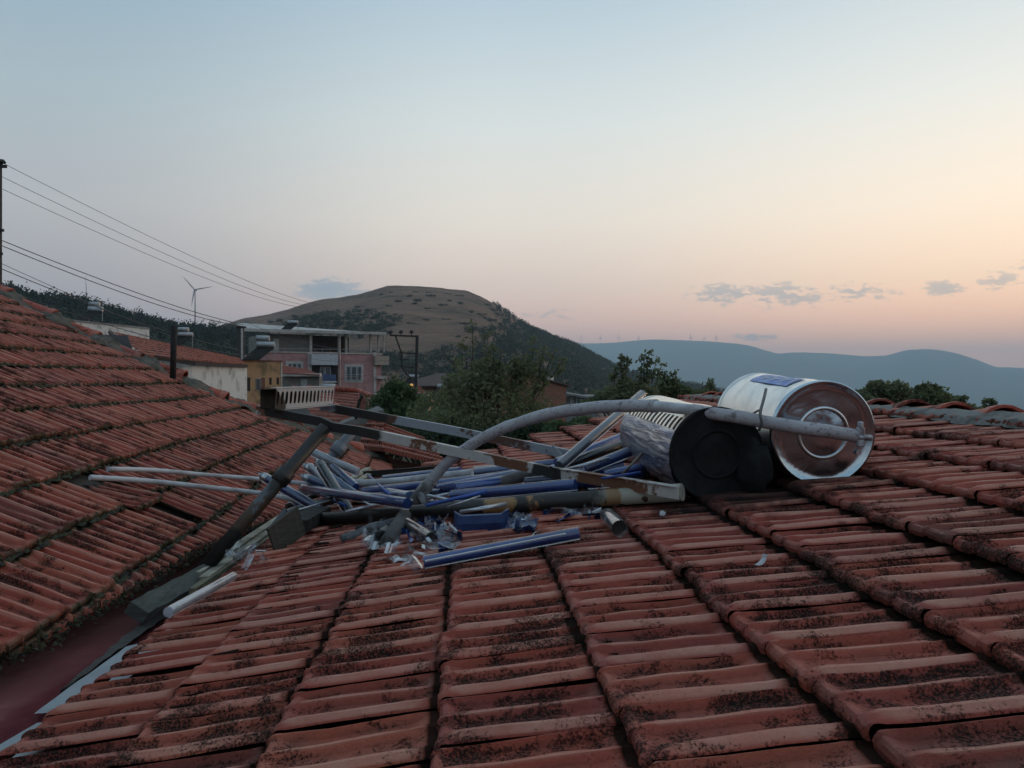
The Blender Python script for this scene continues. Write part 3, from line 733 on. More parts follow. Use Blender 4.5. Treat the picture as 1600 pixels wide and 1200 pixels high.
def flat_bar(name, pts, w, h, label, cat, mat, lip=True, up=(0, 0, 1)):
    """angle iron: a web standing up plus a top flange, following pts"""
    mb = MB()
    for a_, c_ in zip(pts[:-1], pts[1:]):
        mb.bar(a_, c_, .004, h, up, ext=.001)
        if lip:
            off = Vector((0, 0, h / 2)); mb.bar(Vector(a_) + off + Vector((0, w / 2, 0)), Vector(c_) + off + Vector((0, w / 2, 0)), w, .004, up, ext=.001)
    return solid(name, label, cat, mb, mat, HEAP)
flat_bar('frame_beam', [P(400, 641, 4.30), P(500, 659, 4.15), P(520, 668, 4.12), P(560, 674, 4.05), P(860, 738, 3.72), R(1060, 771, .105)], .04, .047,
         'front rusty white angle beam running from the slotted channel down to the burnt tank', 'steel beam', mat_beam)
flat_bar('frame_beam', [P(500, 635, 4.95), P(700, 672, 4.75), P(897, 712, 4.55)], .04, .052,
         'rear grey angle beam behind the curved hose, ending in the fan of tubes', 'steel beam', mat_beam2)
flat_bar('frame_brace', [P(856, 734, 3.70), P(890, 760, 3.66), P(925, 776, 3.60), P(955, 784, 3.52)], .03, .05, 'short bent rusty brace from the front beam down to the bottom pipe', 'steel brace', mat_beam, lip=False)
flat_bar('frame_brace', [P(862, 700, 4.55), P(880, 720, 4.45), P(895, 735, 4.4)], .03, .05, 'bent grey strip under the end of the rear beam', 'steel brace', mat_beam2, lip=False)

# slotted channel
ch = thing('slotted_channel', 'grey slotted metal channel lying across the left ends of both beams', 'metal channel', P(460, 622, 4.5), HEAP)
A0, A1 = P(421, 623, 4.22), P(513, 618, 5.0); ax = (A1 - A0); axn = ax.normalized()
upv = Vector((0, 0, 1)); side = axn.cross(upv).normalized()      # towards the camera/right
mat_ch = rusty("grey_channel", (.42, .41, .41), (.10, .07, .055), .2, [(P(405, 640, 4.25), .16)], scale=4)
def slotted(mb, o, a, u, n, frac=.62, v0=.2, v1=.86):
    """a sheet with n slots, each cell as four quads round the hole with leaning slots"""
    for i in range(n):
        s0, s1 = i / n, (i + 1) / n; m0 = s0 + (1 - frac) / 2 / n; m1 = s1 - (1 - frac) / 2 / n; mc = (m0 + m1) / 2
        O = [o + a * x + u * y for x, y in ((s0, 0), (s1, 0), (s1, 1), (s0, 1))]
        hole = []
        for k in range(12):
            t_ = 2 * math.pi * k / 12
            cx = math.cos(t_); cy_ = math.sin(t_)
            hx = mc + (m1 - m0) / 2 * (abs(cx) ** .7) * (1 if cx > 0 else -1) + (cy_) * .012 * 0; hy = (v0 + v1) / 2 + (v1 - v0) / 2 * (abs(cy_) ** .7) * (1 if cy_ > 0 else -1)
            hole.append(o + a * hx + u * hy)
        # outer ring sampled at matching angles
        ring = []
        for k in range(12):
            t_ = 2 * math.pi * k / 12; cx, cy_ = math.cos(t_), math.sin(t_)
            f_ = 1 / max(abs(cx), abs(cy_)); ring.append(o + a * ((s0 + s1) / 2 + (s1 - s0) / 2 * min(1, max(-1, cx * f_))) + u * (.5 + .5 * min(1, max(-1, cy_ * f_))))
        b0 = len(mb.v); mb.v += [tuple(q) for q in ring + hole]
        for k in range(12):
            k2 = (k + 1) % 12; mb.f.append((b0 + k, b0 + k2, b0 + 12 + k2, b0 + 12 + k))
        # corners of the cell
        b1 = len(mb.v); mb.v += [tuple(q) for q in O]
        
        for ci, q in enumerate(O):
            srt = sorted(range(12), key=lambda k: (Vector(ring[k]) - q).length)[:2]
            mb.f.append((b1 + ci, b0 + srt[0], b0 + srt[1]))
mb = MB(); H_ = .115
fo = A0 - upv * H_ / 2 + side * .03
slotted(mb, fo, ax, upv * H_ * .98 + side * .012, 15)
mb.build('slotted_web', mat_ch, ch)
mb = MB(); mb.box(fo + upv * H_ - side * .085, ax, side * .10, upv * .004); mb.build('flange', mat_ch, ch)
mb = MB(); mb.box(fo - upv * .006 - side * .02, ax, side * .045, upv * .004); mb.build('flange', mat_ch, ch)
mb = MB(); mb.box(fo - side * .085, ax, side * .003, upv * H_ * .95); mb.build('back_web', simple("black_char", (.012, .011, .010), .9, scale=9), ch)

def pipe(name, pts, r, label, mat, cat='pipe', collars=(), group=HEAP, n=16, k=1):
    t = thing(name, label, cat, pts[0], group)
    pp = smoothpath(pts, k) if k > 1 else pts
    mb = MB(); mb.tube(pp, r, n); mb.build('tube', mat, t, smooth=True)
    for (c_, d_, rr, ln) in collars:
        mb = MB(); c_ = Vector(c_); d_ = Vector(d_).normalized()
        lathe(mb, c_ - d_ * ln / 2, c_ + d_, [(0, r), (.004, rr), (ln * .45, rr), (ln * .5, rr * 1.08), (ln * .6, rr), (ln - .004, rr), (ln, r)], n)
        mb.build('collar', mat, t, smooth=True)
    return t
a_, c_ = P(508, 668, 4.12), P(318, 890, 3.70)
pipe('leg_pipe', [a_, c_], .035, 'charred grey leg pipe with a collar, leaning from the front beam into the gutter', mat_leg, collars=[(a_.lerp(c_, .37), c_ - a_, .046, .085)])
a_, c_ = P(556, 668, 5.0), P(470, 777, 4.75)
a2 = P(432, 822, 4.6)
pipe('leg_pipe', [a_, P(519, 713, 4.95), P(462, 783, 4.75), a2], .032, 'rear grey leg pipe with a burnt top, passing behind the tubes', mat_leg2, collars=[(P(529, 701, 4.95), c_ - a_, .045, .08)])
pipe('bottom_pipe', [bx0, bx1], .036, 'long burnt bottom pipe, black with orange patches and a cream right end', mat_bottom)
pipe('grey_pipe', [R(735, 768, .10), R(850, 733, .16)], .031, 'straight grey pipe lying slanted over the blue tubes', simple("grey_pipe", (.17, .165, .17), .55, scale=9, var=.3))
pipe('pipe_stub', [R(632, 806, .07), R(604, 850, .035)], .034, 'scorched grey foam stub lying below the joint of the curved hose', simple("scorched_foam", (.10, .095, .09), .9, scale=14, bump=.006))
flat_bar('black_strip', [R(568, 742, .05), R(690, 734, .05)], .05, .05, 'flat black strip at the back left of the heap', 'metal strip', simple("black_char2", (.014, .013, .013), .6, scale=9))

# ---- hoses
mat_foam = bpy.data.materials.new("grey_foam_lagging"); mat_foam.use_nodes = True
N = NT(mat_foam.node_tree); p = mat_foam.node_tree.nodes['Principled BSDF']; ps = N.pos()
sl = N.noise(N.mapv(ps, (1, 1, 1)), 26, 5, .7, .3)
base = N.mix(N.mr(N.noise(ps, 5, 4), .35, .65), (.42, .41, .43), (.33, .30, .315))
base = N.mix(N.mr(sl, .57, .66, 0, .75), base, (.09, .075, .08)); base = N.mix(N.mr(N.noise(ps, 60, 4), .60, .66, 0, .55), base, (.07, .06, .06))
N.put(p.inputs['Base Color'], base); p.inputs['Roughness'].default_value = .8
bb = N.node('ShaderNodeBump'); bb.inputs['Distance'].default_value = .004; N.put(bb.inputs['Height'], sl); N.put(p.inputs['Normal'], bb.outputs[0])
hose = thing('foam_hose', 'long grey foam hose arching from the heap across both tanks', 'hose', P(800, 660, 3.6), HEAP)
pts = [P(648, 783, 4.02), P(668, 758, 3.98), P(700, 722, 3.93), P(745, 690, 3.86), P(800, 664, 3.78), P(860, 646, 3.68), P(930, 637, 3.55), P(985, 634, 3.45), P(1026, 634.5, 3.35)]
mb = MB(); sp_ = smoothpath(pts, 10); mb.tube([q + Vector((0, 0, .004 * mnoise.noise(q * 9))) for q in sp_], [.0285 * (1 + .09 * mnoise.noise(q * 14)) for q in sp_], 18); o_ = mb.build('lagging', mat_foam, hose, smooth=True)
pts = [P(1020, 634, 3.36), P(1050, 637, 3.28), P(1085, 641, 3.2)]
mb = MB(); mb.tube(smoothpath(pts, 5), .0235, 16); mb.build('inner_pipe', mat_white, hose, smooth=True)
pts = [P(1082, 641, 3.2), P(1130, 648, 3.12), P(1190, 658, 3.03), P(1250, 668, 2.97), P(1300, 675, 2.95), P(1338, 681, 2.95)]
mb = MB(); sp_ = smoothpath(pts, 12); mb.tube([q + Vector((0, 0, .003 * mnoise.noise(q * 9))) for q in sp_], [.0265 * (1 + .10 * mnoise.noise(q * 16)) for q in sp_], 18); mb.build('lagging', mat_foam, hose, smooth=True)
# joint at the low end, wrapped in tape
mat_tape = simple("dirty_tape", (.24, .23, .235), .6, col2=(.10, .09, .09), scale=18, bump=.005)
mb = MB(); mb.tube([P(676, 750, 3.96), P(662, 765, 3.99), P(652, 778, 4.0), P(642, 788, 4.02)], [.030, .036, .034, .028], 12); mb.build('elbow', mat_tape, hose, smooth=True)
mb = MB(); mb.tube([P(656, 770, 3.97), P(664, 786, 3.95), P(660, 793, 3.95)], [.022, .02, .012], 8); mb.build('elbow', mat_tape, hose, smooth=True)
# end bracket on the tank face
mat_zinc = simple("zinc_fitting", (.42, .43, .46), .45, metal=.6, col2=(.2, .19, .2), scale=25)
mb = MB(); c_ = P(1344, 683, 2.94)
for (dx, dz, w_, h_) in ((0, 0, .03, .075), (.012, -.002, .06, .022), (0, .045, .018, .03)):
    mb.box(c_ + Vector((dx - w_ / 2, -.012, dz - h_ / 2)), (w_, 0, 0), (0, .02, 0), (0, 0, h_))
mb.build('end_bracket', mat_zinc, hose, bevel=.004)
mb = MB(); mb.tube([c_ + Vector((-.02, -.004, .002)), c_ + Vector((.042, -.004, -.004))], .011, 10); mb.build('end_nut', mat_zinc, hose, smooth=True)
# strap holding the hose
mat_strap = simple("grey_strap", (.12, .13, .13), .6, scale=20)
mb = MB(); mb.tube(smoothpath([P(1197, 608, 3.12), P(1193, 625, 3.03), P(1188, 645, 2.98), P(1190, 660, 2.975), P(1186, 672, 3.0)], 4), .006, 8)
mb.tube(smoothpath([P(1174, 648, 3.1), P(1182, 643, 3.05), P(1189, 640, 2.99)], 4), .0045, 8)
solid('tie_strap', 'thin grey strap tied round the hose beside the shiny tank', 'strap', mb, mat_strap, HEAP, smooth=True)

def long_hose(pts, r, label, mat=None):
    mb = MB(); mb.tube(smoothpath(pts, 8), r, 12); return solid('water_hose', label, 'hose', mb, mat or mat_white, 'white hoses', smooth=True)
long_hose([L(168, 733, .10), L(240, 735, .14), L(320, 742, .20), L(410, 749, .30), P(470, 755, 5.0), P(520, 756, 5.0)], .0145, 'upper white hose lying out over the left roof')
long_hose([L(140, 746, .06), L(220, 751, .11), L(310, 760, .18), L(400, 770, .26), P(445, 778, 4.5), P(500, 792, 4.5)], .0155, 'lower white hose lying out over the left roof')
long_hose([P(500, 748, 4.6), P(560, 755, 4.65), P(620, 752, 4.6), P(680, 745, 4.5), P(738, 739, 4.42)], .024, 'white pipe running through the middle of the heap to a blue tube')
mb = MB(); mb.tube(smoothpath([R(972, 742, .10), R(985, 728, .16), P(1008, 703, 3.7), P(1012, 700, 3.66), P(1014, 716, 3.6)], 4), .006, 8)
solid('wire_bracket', 'thin bent wire leaning against the burnt tank', 'wire', mb, simple("brown_wire", (.22, .17, .14), .6), HEAP, smooth=True)

# ---- tanks
def metal_mat(name, col, rough, wave=.0, warm=None, soot=None, brush=False):
    m = bpy.data.materials.new(name); m.use_nodes = True; N = NT(m.node_tree); p = m.node_tree.nodes['Principled BSDF']; ps = N.pos()
    cc = col
    nz = N.noise(ps, 9, 5, .6)
    cc = N.mix(N.mr(nz, .45, .75, 0, .5), cc, tuple(q * .6 for q in col))
    met = 1.0
    if soot:
        vm = N.node('ShaderNodeVectorMath', operation='DISTANCE'); N.l.new(ps, vm.inputs[0]); vm.inputs[1].default_value = soot[0]
        f_ = N.mr(N.m('ADD', vm.outputs['Value'], N.m('MULTIPLY', N.m('SUBTRACT', N.noise(ps, 8, 5), .5), .14)), soot[1] * .8, soot[1], 1, 0)
        cc = N.mix(f_, cc, (.012, .011, .012)); met = N.m('SUBTRACT', 1.0, f_)
    N.put(p.inputs['Base Color'], cc); N.put(p.inputs['Metallic'], met)
    N.put(p.inputs['Roughness'], N.mr(nz, .3, .7, rough * .8, rough * 1.3))
    if wave:
        bb = N.node('ShaderNodeBump'); bb.inputs['Distance'].default_value = wave; bb.inputs['Strength'].default_value = .8
        N.put(bb.inputs['Height'], N.noise(N.mapv(ps, (1, .5, 1)), 5.5, 3, .55, .8)); N.put(p.inputs['Normal'], bb.outputs[0])
    return m
def ring(mb, c, ex, ez, ey, r, tube, n=48, m=8):
    b0 = len(mb.v)
    for i in range(n):
        a_ = 2 * math.pi * i / n; rad = ex * math.cos(a_) + ez * math.sin(a_)
        for j in range(m):
            t_ = 2 * math.pi * j / m; mb.v.append(tuple(c + rad * (r + tube * math.cos(t_)) + ey * tube * .6 * math.sin(t_)))
    for i in range(n):
        for j in range(m):
            mb.f.append((b0 + i * m + j, b0 + ((i + 1) % n) * m + j, b0 + ((i + 1) % n) * m + (j + 1) % m, b0 + i * m + (j + 1) % m))
def cap_mesh(mb, c, ex, ez, ey, r, dish=.006, dent=0., seed=0, n=56, rim=.008):
    rs = [0, .2, .38, .46, .50, .54, .62, .8, .955, .982, 1.0, 1.0]
    b0 = len(mb.v)
    for i, f_ in enumerate(rs):
        for k in range(n):
            a_ = 2 * math.pi * k / n; rad = ex * math.cos(a_) + ez * math.sin(a_)
            off = dish * (1 if f_ < .44 else 0) * .5 + dent * mnoise.noise(Vector((f_ * math.cos(a_) * 2.2 + seed, f_ * math.sin(a_) * 2.2, seed)))* (1 if f_ < .9 else 0)
            if f_ >= .98: off = rim if i < len(rs) - 1 else -.0
            if i == len(rs) - 1: off = -.02
            mb.v.append(tuple(c + rad * (r * f_ + (.004 if i >= len(rs) - 2 else 0)) + ey * off))
    for i in range(len(rs) - 1):
        for k in range(n):
            k2 = (k + 1) % n
            if i == 0: mb.f.append((b0 + k, b0 + n + k, b0 + n + k2))
            else: mb.f.append((b0 + i * n + k, b0 + (i + 1) * n + k, b0 + (i + 1) * n + k2, b0 + i * n + k2))
def casing(c0, c1, ex, ez, r, nax, nan, skip=None, bulge=0.):
    mb = MB(); ax_ = c1 - c0
    for i in range(nax + 1):
        s = i / nax
        for k in range(nan):
            a_ = 2 * math.pi * k / nan; rr = r + bulge * mnoise.noise(Vector((s * 4, math.cos(a_) * 1.5, math.sin(a_) * 1.5)))
            mb.v.append(tuple(c0 + ax_ * s + (ex * math.cos(a_) + ez * math.sin(a_)) * rr))
    for i in range(nax):
        for k in range(nan):
            if skip and skip(i, k): continue
            k2 = (k + 1) % nan; mb.f.append((i * nan + k, (i + 1) * nan + k, (i + 1) * nan + k2, i * nan + k2))
    return mb
# shiny tank
c0 = P(1284, 676, 3.10); axd = Vector((dR.x, dR.y, .055)).normalized(); rT = .208
c1 = c0 + axd * .66
ey = -axd; ex = axd.cross(Vector((0, 0, 1))).normalized(); ez = ex.cross(axd).normalized()
tank = thing('water_tank', 'shiny silver solar water tank with a mirror end, lying on the right', 'water tank', c0)
mat_shell = metal_mat("brushed_steel", (.80, .78, .75), .34, .002); mat_mirror = metal_mat("mirror_steel", (.50, .58, .64), .17, .005)
casing(c0, c1, ex, ez, rT, 10, 64, bulge=.004).build('casing', mat_shell, tank, smooth=True)
mb = MB(); cap_mesh(mb, c0 + ey * .012, ex, ez, ey, rT, dent=.006, seed=3); mb.build('end_cap', mat_mirror, tank, smooth=True)
mb = MB(); ring(mb, c0 + ey * .016, ex, ez, ey, rT * .485, .007); mb.build('raised_ring', metal_mat("ring_steel", (.75, .74, .73), .3), tank, smooth=True)
mb = MB(); cap_mesh(mb, c1 - ey * .0, ex, ez, ey, rT * .999, seed=5, rim=.002); mb.build('end_cap', mat_shell, tank, smooth=True)
mb = MB(); h0 = c0 + ey * .02 + ex * (.066 * 2.2) - ez * .078; mb.tube([h0, h0 + ey * .004], .011, 12); mb.build('plug', mat_silver, tank)
# label on top: blue letters on pale film (illegible in the photograph), bent to the drum
def on_drum(ang, s, off=.002): return c0 + axd * s + (ex * math.cos(ang) + ez * math.sin(ang)) * (rT + off)
def drum_patch(a0, a1, s0, s1, off, na=8, shear=0.):
    mb = MB(); V_ = []
    for i in range(na + 1):
        for s_ in (s0, s1):
            V_.append(on_drum(a0 + (a1 - a0) * i / na, s_ + shear * i / na, off))
    mb.add(V_, [(2 * i, 2 * i + 1, 2 * i + 3, 2 * i + 2) for i in range(na)]); return mb
mat_lbl = simple("blue_print", (.09, .18, .50), .45, col2=(.30, .38, .62), scale=16, thr=(.4, .7)); mat_lbl2 = simple("pale_print", (.55, .58, .66), .5)
st = drum_patch(R_(97), R_(121), .10, .52, .0045); st.build('label', mat_lbl, tank, smooth=True)
mb = MB()
for i in range(7):
    q = drum_patch(R_(101), R_(114), .13 + i * .052, .13 + i * .052 + .016, .0058, 3, .02 if i % 2 else -.014); mb.add(q.v, q.f)
    q = drum_patch(R_(100 + (i * 5) % 9), R_(103.5 + (i * 5) % 9), .12 + i * .052, .165 + i * .052, .0059, 1); mb.add(q.v, q.f)
mb.build('lettering', mat_lbl2, tank)

# burnt tank
d0 = P(1119, 709, 3.16); axb = Vector((dR.x - .012, dR.y, .034)).normalized(); rB = .186; d1_ = d0 + axb * .95
eyb = -axb; exb = axb.cross(Vector((0, 0, 1))).normalized(); ezb = exb.cross(axb).normalized()
bt = thing('water_tank', 'burnt solar water tank with a charred black end and a row of tube slots', 'water tank', d0)
mat_shell2 = metal_mat("scorched_steel", (.86, .78, .68), .36, .004, soot=(d0 + Vector((.12, 0, -.10)), .24))
mat_char = simple("charred_black", (.008, .008, .009), .8, scale=7, col2=(.016, .015, .015), spec=.3, bump=.004)
NAX, NAN = 60, 72
def slot(i, k):
    a_ = k * 5
    return 2 <= i <= 58 and (i % 4) in (0, 1) and 128 <= a_ < 146
casing(d0, d1_, exb, ezb, rB, NAX, NAN, slot, .006).build('casing', mat_shell2, bt, smooth=True)
casing(d0 + axb * .02, d1_ - axb * .02, exb, ezb, rB - .03, 4, 40).build('inner_tank', simple("dark_inner", (.02, .022, .028), .6), bt, smooth=True)
mb = MB(); cap_mesh(mb, d0 + eyb * .01, exb, ezb, eyb, rB + .005, dent=.012, seed=8, rim=.004); mb.build('end_cap', mat_char, bt, smooth=True)
mb = MB(); ring(mb, d0 + eyb * .016, exb, ezb, eyb, rB * .52, .006); mb.build('raised_ring', mat_char, bt, smooth=True)
mb = MB(); cap_mesh(mb, d1_, exb, ezb, eyb, rB, seed=9, rim=.002); mb.build('end_cap', mat_shell2, bt, smooth=True)
# burst, soot-black skirt below the drum
mb = MB(); n = 34; V_ = []
for i in range(13):
    for k in range(n):
        a_ = math.pi * (1.0 + 1.06 * k / (n - 1)); s_ = -.02 + .40 * i / 12
        rr = rB + .012 + .02 * mnoise.noise(Vector((s_ * 6, k * .35, 2))) 
        q = d0 + axb * s_ + (exb * math.cos(a_) + ezb * math.sin(a_)) * rr
        V_.append(q)
mb.add(V_, [(i * n + k, i * n + k + 1, (i + 1) * n + k + 1, (i + 1) * n + k) for i in range(12) for k in range(n - 1)])
# (soot skirt only on the far right side, the left keeps its foil)
mb.f = [f for f in mb.f if (f[0] % n) > 15]; used = sorted({i for f in mb.f for i in f}); mp_ = {u_: i for i, u_ in enumerate(used)}; mb.v = [mb.v[u_] for u_ in used]; mb.f = [tuple(mp_[i] for i in f) for f in mb.f]
mb.build('burst_skin', mat_char, bt, smooth=True)
# crumpled foil peeled off the left flank
mat_foil = bpy.data.materials.new("crumpled_foil"); mat_foil.use_nodes = True
N = NT(mat_foil.node_tree); p = mat_foil.node_tree.nodes['Principled BSDF']; ps = N.pos()
nz = N.noise(N.mapv(ps, (3.4, .30, 3.6)), 10, 5, .62, .4)
N.put(p.inputs['Base Color'], N.mix(N.mr(nz, .42, .6), (.60, .60, .62), (.17, .21, .33))); N.put(p.inputs['Metallic'], .8); p.inputs['Roughness'].default_value = .28
bb = N.node('ShaderNodeBump'); bb.inputs['Distance'].default_value = .008; bb.inputs['Strength'].default_value = 1; N.put(bb.inputs['Height'], nz); N.put(p.inputs['Normal'], bb.outputs[0])
mb = MB(); V_ = []; na, nb_ = 26, 44
for i in range(nb_ + 1):
    for k in range(na + 1):
        a_ = R_(150 + 92 * k / na); s_ = .01 + .96 * i / nb_
        fl = (k / na) ** 2 * .02
        rr = rB + .006 + fl + .012 * abs(mnoise.noise(Vector((s_ * 3, k * .45, 4)))) + .010 * mnoise.noise(Vector((s_ * 19, k * .7, 9))) * (k / na)
        V_.append(d0 + axb * s_ + (exb * math.cos(a_) + ezb * math.sin(a_)) * rr)
mb.add(V_, [(i * (na + 1) + k, i * (na + 1) + k + 1, (i + 1) * (na + 1) + k + 1, (i + 1) * (na + 1) + k) for i in range(nb_) for k in range(na)])
mb.build('foil', mat_foil, bt, smooth=True)
# molten black lump between the tanks
mb = MB(); V_ = []
bm = bmesh.new(); bmesh.ops.create_icosphere(bm, subdivisions=3, radius=1)
cc_ = R(1192, 735, .12)
for v_ in bm.verts:
    q = v_.co.copy(); f_ = 1 + .35 * mnoise.noise(q * 2.2) + .12 * mnoise.noise(q * 6)
    v_.co = cc_ + Vector((q.x * .07 * f_, q.y * .13 * f_ + .12, q.z * .115 * f_))
m = bpy.data.meshes.new('melted_lump'); bm.to_mesh(m); bm.free(); m.materials.append(mat_char); m.polygons.foreach_set('use_smooth', [True] * len(m.polygons))
tag(put('melted_lump', m), 'black melted lump wedged between the burnt tank and the shiny tank', 'debris')

# ---- blue trough, wood, debris
mb = MB(); V_ = []; n = 14
for i in range(n + 1):
    s_ = i / n; px = 708 + 87 * s_; lift = .0 if .12 < s_ < .88 else .012
    y_in = -.03 if s_ < .12 or s_ > .88 else 0
    base_ = R(px, 832 - 3 * s_, .012); bk = Vector((0, .05 if i in (0, n) else 0, 0))
    for (dz, dy) in ((0, 0), (.035, -.006), (.068 + lift, .004), (.072 + lift, .02), (.03, .03)):
        V_.append(base_ + Vector((0, dy + bk.y, dz)))
mb.add(V_, [(i * 5 + j, (i + 1) * 5 + j, (i + 1) * 5 + j + 1, i * 5 + j + 1) for i in range(n) for j in range(4)])
mat_bp = simple("blue_plastic", (.014, .032, .11), .38, col2=(.022, .05, .15), scale=14, bump=.002)
mb.f += [(0, 1, 2, 3, 4), (n * 5 + 4, n * 5 + 3, n * 5 + 2, n * 5 + 1, n * 5)]
solid('blue_trough', 'broken piece of dark blue plastic trough under the middle of the bottom pipe', 'plastic piece', mb, mat_bp, HEAP, smooth=False)

def wood(name, col, col2):
    m = bpy.data.materials.new(name); m.use_nodes = True; N = NT(m.node_tree); p = m.node_tree.nodes['Principled BSDF']
    v_ = N.mapv(N.obj(), (9, 9, 9)); w_ = N.noise(N.mapv(N.obj(), (3, 3, 26)), 3, 6, .7, .6)
    N.put(p.inputs['Base Color'], N.mix(N.mr(w_, .35, .65), col, col2)); p.inputs['Roughness'].default_value = .85
    bb = N.node('ShaderNodeBump'); bb.inputs['Distance'].default_value = .004; N.put(bb.inputs['Height'], w_); N.put(p.inputs['Normal'], bb.outputs[0]); return m
mw_grey = wood("weathered_wood", (.085, .088, .075), (.035, .036, .03)); mw_pale = wood("pale_split_wood", (.42, .37, .28), (.12, .10, .07)); mw_dark = wood("charred_wood", (.03, .026, .022), (.012, .011, .010))
def board(name, p, q, w, h, label, mat, up=(0, 0, 1), cat='wood board', rough=.01, seed=0):
    p, q = Vector(p), Vector(q); mb = MB(); d = (q - p); L_ = d.length; dn = d.normalized(); x = dn.cross(Vector(up)).normalized(); z = x.cross(dn).normalized(); n = 10
    V_ = []
    for i in range(n + 1):
        s_ = i / n; e_ = (rough * 2.2 if i in (0, n) else rough) 
        for (a, b2) in ((-1, -1), (1, -1), (1, 1), (-1, 1)):
            j = mnoise.noise(Vector((s_ * 7 + seed, a * 3., b2 * 5.))) * rough
            V_.append(p + d * s_ + x * (a * w / 2 + j) + z * (b2 * h / 2 + j * .6) + dn * (e_ * 3 * mnoise.noise(Vector((a * 9 + seed, b2 * 4, i))) if i in (0, n) else 0))
    Fc = [(i * 4 + k, i * 4 + (k + 1) % 4, (i + 1) * 4 + (k + 1) % 4, (i + 1) * 4 + k) for i in range(n) for k in range(4)]
    mb.add(V_, Fc + [(3, 2, 1, 0), (n * 4, n * 4 + 1, n * 4 + 2, n * 4 + 3)])
    return solid(name, label, cat, mb, mat, 'loose boards in the gutter')
def GP(px, py, up=0):     # point on the gutter floor seen at a pixel
    r = Vector(((px - 800) / F, 1, (HY - py) / F)); k = (-.93 + .058 * 2.3 + up) / (r.z + .058); q = r * k; q.z += CZ; return q
board('wood_beam', GP(212, 958, .07), GP(330, 893, .09), .085, .05, 'thick grey weathered beam end lying in the gutter, lowest of the boards', mw_grey, up=(.5, -.25, .8), seed=1)
board('wood_board', GP(318, 905, .10), GP(478, 790, .16), .045, .022, 'long pale splintered lath under the leg pipe', mw_pale, seed=2)
board('wood_board', GP(305, 897, .11), GP(450, 800, .17), .05, .018, 'pale crumbling board highest on the pile of laths', mw_pale, seed=3)
board('wood_board', GP(300, 925, .09), GP(482, 800, .13), .03, .03, 'narrow yellowish lath nearest the tube in the gutter', wood("yellow_wood", (.20, .17, .10), (.06, .05, .03)), seed=4)
board('wood_board', GP(262, 935, .05), GP(400, 850, .07), .09, .025, 'dark rotten board beneath the pale laths', mw_dark, seed=5)
board('wood_board', R(424, 848, .07), R(470, 812, .13), .014, .15, 'short brown board standing on edge under the heap', wood("brown_board", (.085, .075, .055), (.04, .035, .028)), seed=6, rough=.004)
board('wood_block', R(462, 822, .08), R(500, 800, .08), .12, .06, 'charred wood block at the left end of the bottom pipe', mw_dark, seed=7)
board('wood_board', R(546, 752, .03), R(575, 733, .05), .06, .03, 'split grey wood piece standing behind the white pipe', mw_pale, seed=8)
board('wood_board', R(556, 756, .03), R(584, 738, .05), .05, .03, 'second split wood piece, right of the first behind the white pipe', mw_pale, seed=9)
# melted foam bars
for i, (x0, y0, x1, y1, w_, lb) in enumerate([(533, 844, 618, 816, .05, 'long lump of melted grey foam left of the hose stub'), (560, 826, 600, 838, .04, 'short grey foam lump under the left of the bottom pipe'), (590, 842, 604, 826, .035, 'pale broken foam piece beside the hose stub')]):
    a_, c_ = R(x0, y0, .03), R(x1, y1, .05); mb = MB(); pts = [a_.lerp(c_, s / 9) for s in range(10)]
    mb.tube([q + Vector((0, 0, .012 * mnoise.noise(Vector((i, s, 1))))) for s, q in enumerate(pts)], [w_ * (.45 + .45 * abs(mnoise.noise(Vector((s * .9, i * 7, 3))))) for s in range(10)], 9)
    solid('foam_lump', lb, 'foam', mb, [simple("melted_foam", (.07, .07, .075), .6, col2=(.15, .15, .16), scale=16, bump=.008), mat_char, simple("pale_foam", (.26, .24, .21), .9, scale=16, bump=.006)][i], smooth=True)
# broken glass: bent sheets of tube wall and splinters
def shard(mb, c_, size, curved=True, up=.0):
    n = 4; yaw = random.uniform(0, 6.28); tilt = random.gauss(0, .6); ln = size * random.uniform(.7, 2.2); arc = random.uniform(.5, 2.2)
    M = Matrix.Rotation(yaw, 3, 'Z') @ Matrix.Rotation(tilt, 3, 'X') @ Matrix.Rotation(random.uniform(0, 3), 3, 'Y')
    V_ = []; r = .028
    for i in range(n + 1):
        t_ = (i / n - .5) * arc; j = random.uniform(.3, .55)
        for s_ in (-j, random.uniform(.3, .55)):
            q = Vector((math.sin(t_) * r, s_ * ln, (math.cos(t_) - 1) * r)) if curved else Vector((t_ * size * .3, s_ * ln, 0))
            V_.append(c_ + M @ q + Vector((0, 0, up)))
    mb.add(V_, [(2 * i, 2 * i + 1, 2 * i + 3, 2 * i + 2) for i in range(n)])
def scatter(n, boxes, size, name, mat, curved=True, upmax=.04):
    mb = MB()
    for i in range(n):
        x0, y0, x1, y1 = random.choice(boxes); px, py = random.uniform(x0, x1), random.uniform(y0, y1)
        shard(mb, R(px, py, random.uniform(.012, upmax)), size * random.uniform(.5, 1.3), curved)
    o = mb.build(name, mat); tag(o, {'broken_glass': 'clear broken glass splinters strewn under and in front of the heap', 'blue_glass': 'blue coated glass splinters among the clear ones', 'white_chips': 'small white chips scattered on the tiles before the heap'}[name], 'debris', kind='stuff'); return o
bx = [(560, 815, 700, 850), (630, 808, 700, 835), (660, 815, 720, 860), (795, 805, 835, 825), (850, 790, 940, 808), (570, 835, 620, 860), (650, 780, 760, 800), (610, 850, 680, 885), (360, 850, 420, 880)]
scatter(330, bx, .05, 'broken_glass', mat_clear); scatter(110, bx[:5], .05, 'blue_glass', mat_navy)
scatter(90, bx + [(420, 860, 640, 905), (800, 800, 930, 850), (990, 790, 1100, 830), (830, 830, 850, 840)], .014, 'white_chips', simple("white_chips", (.55, .50, .48), .5), False, .02)
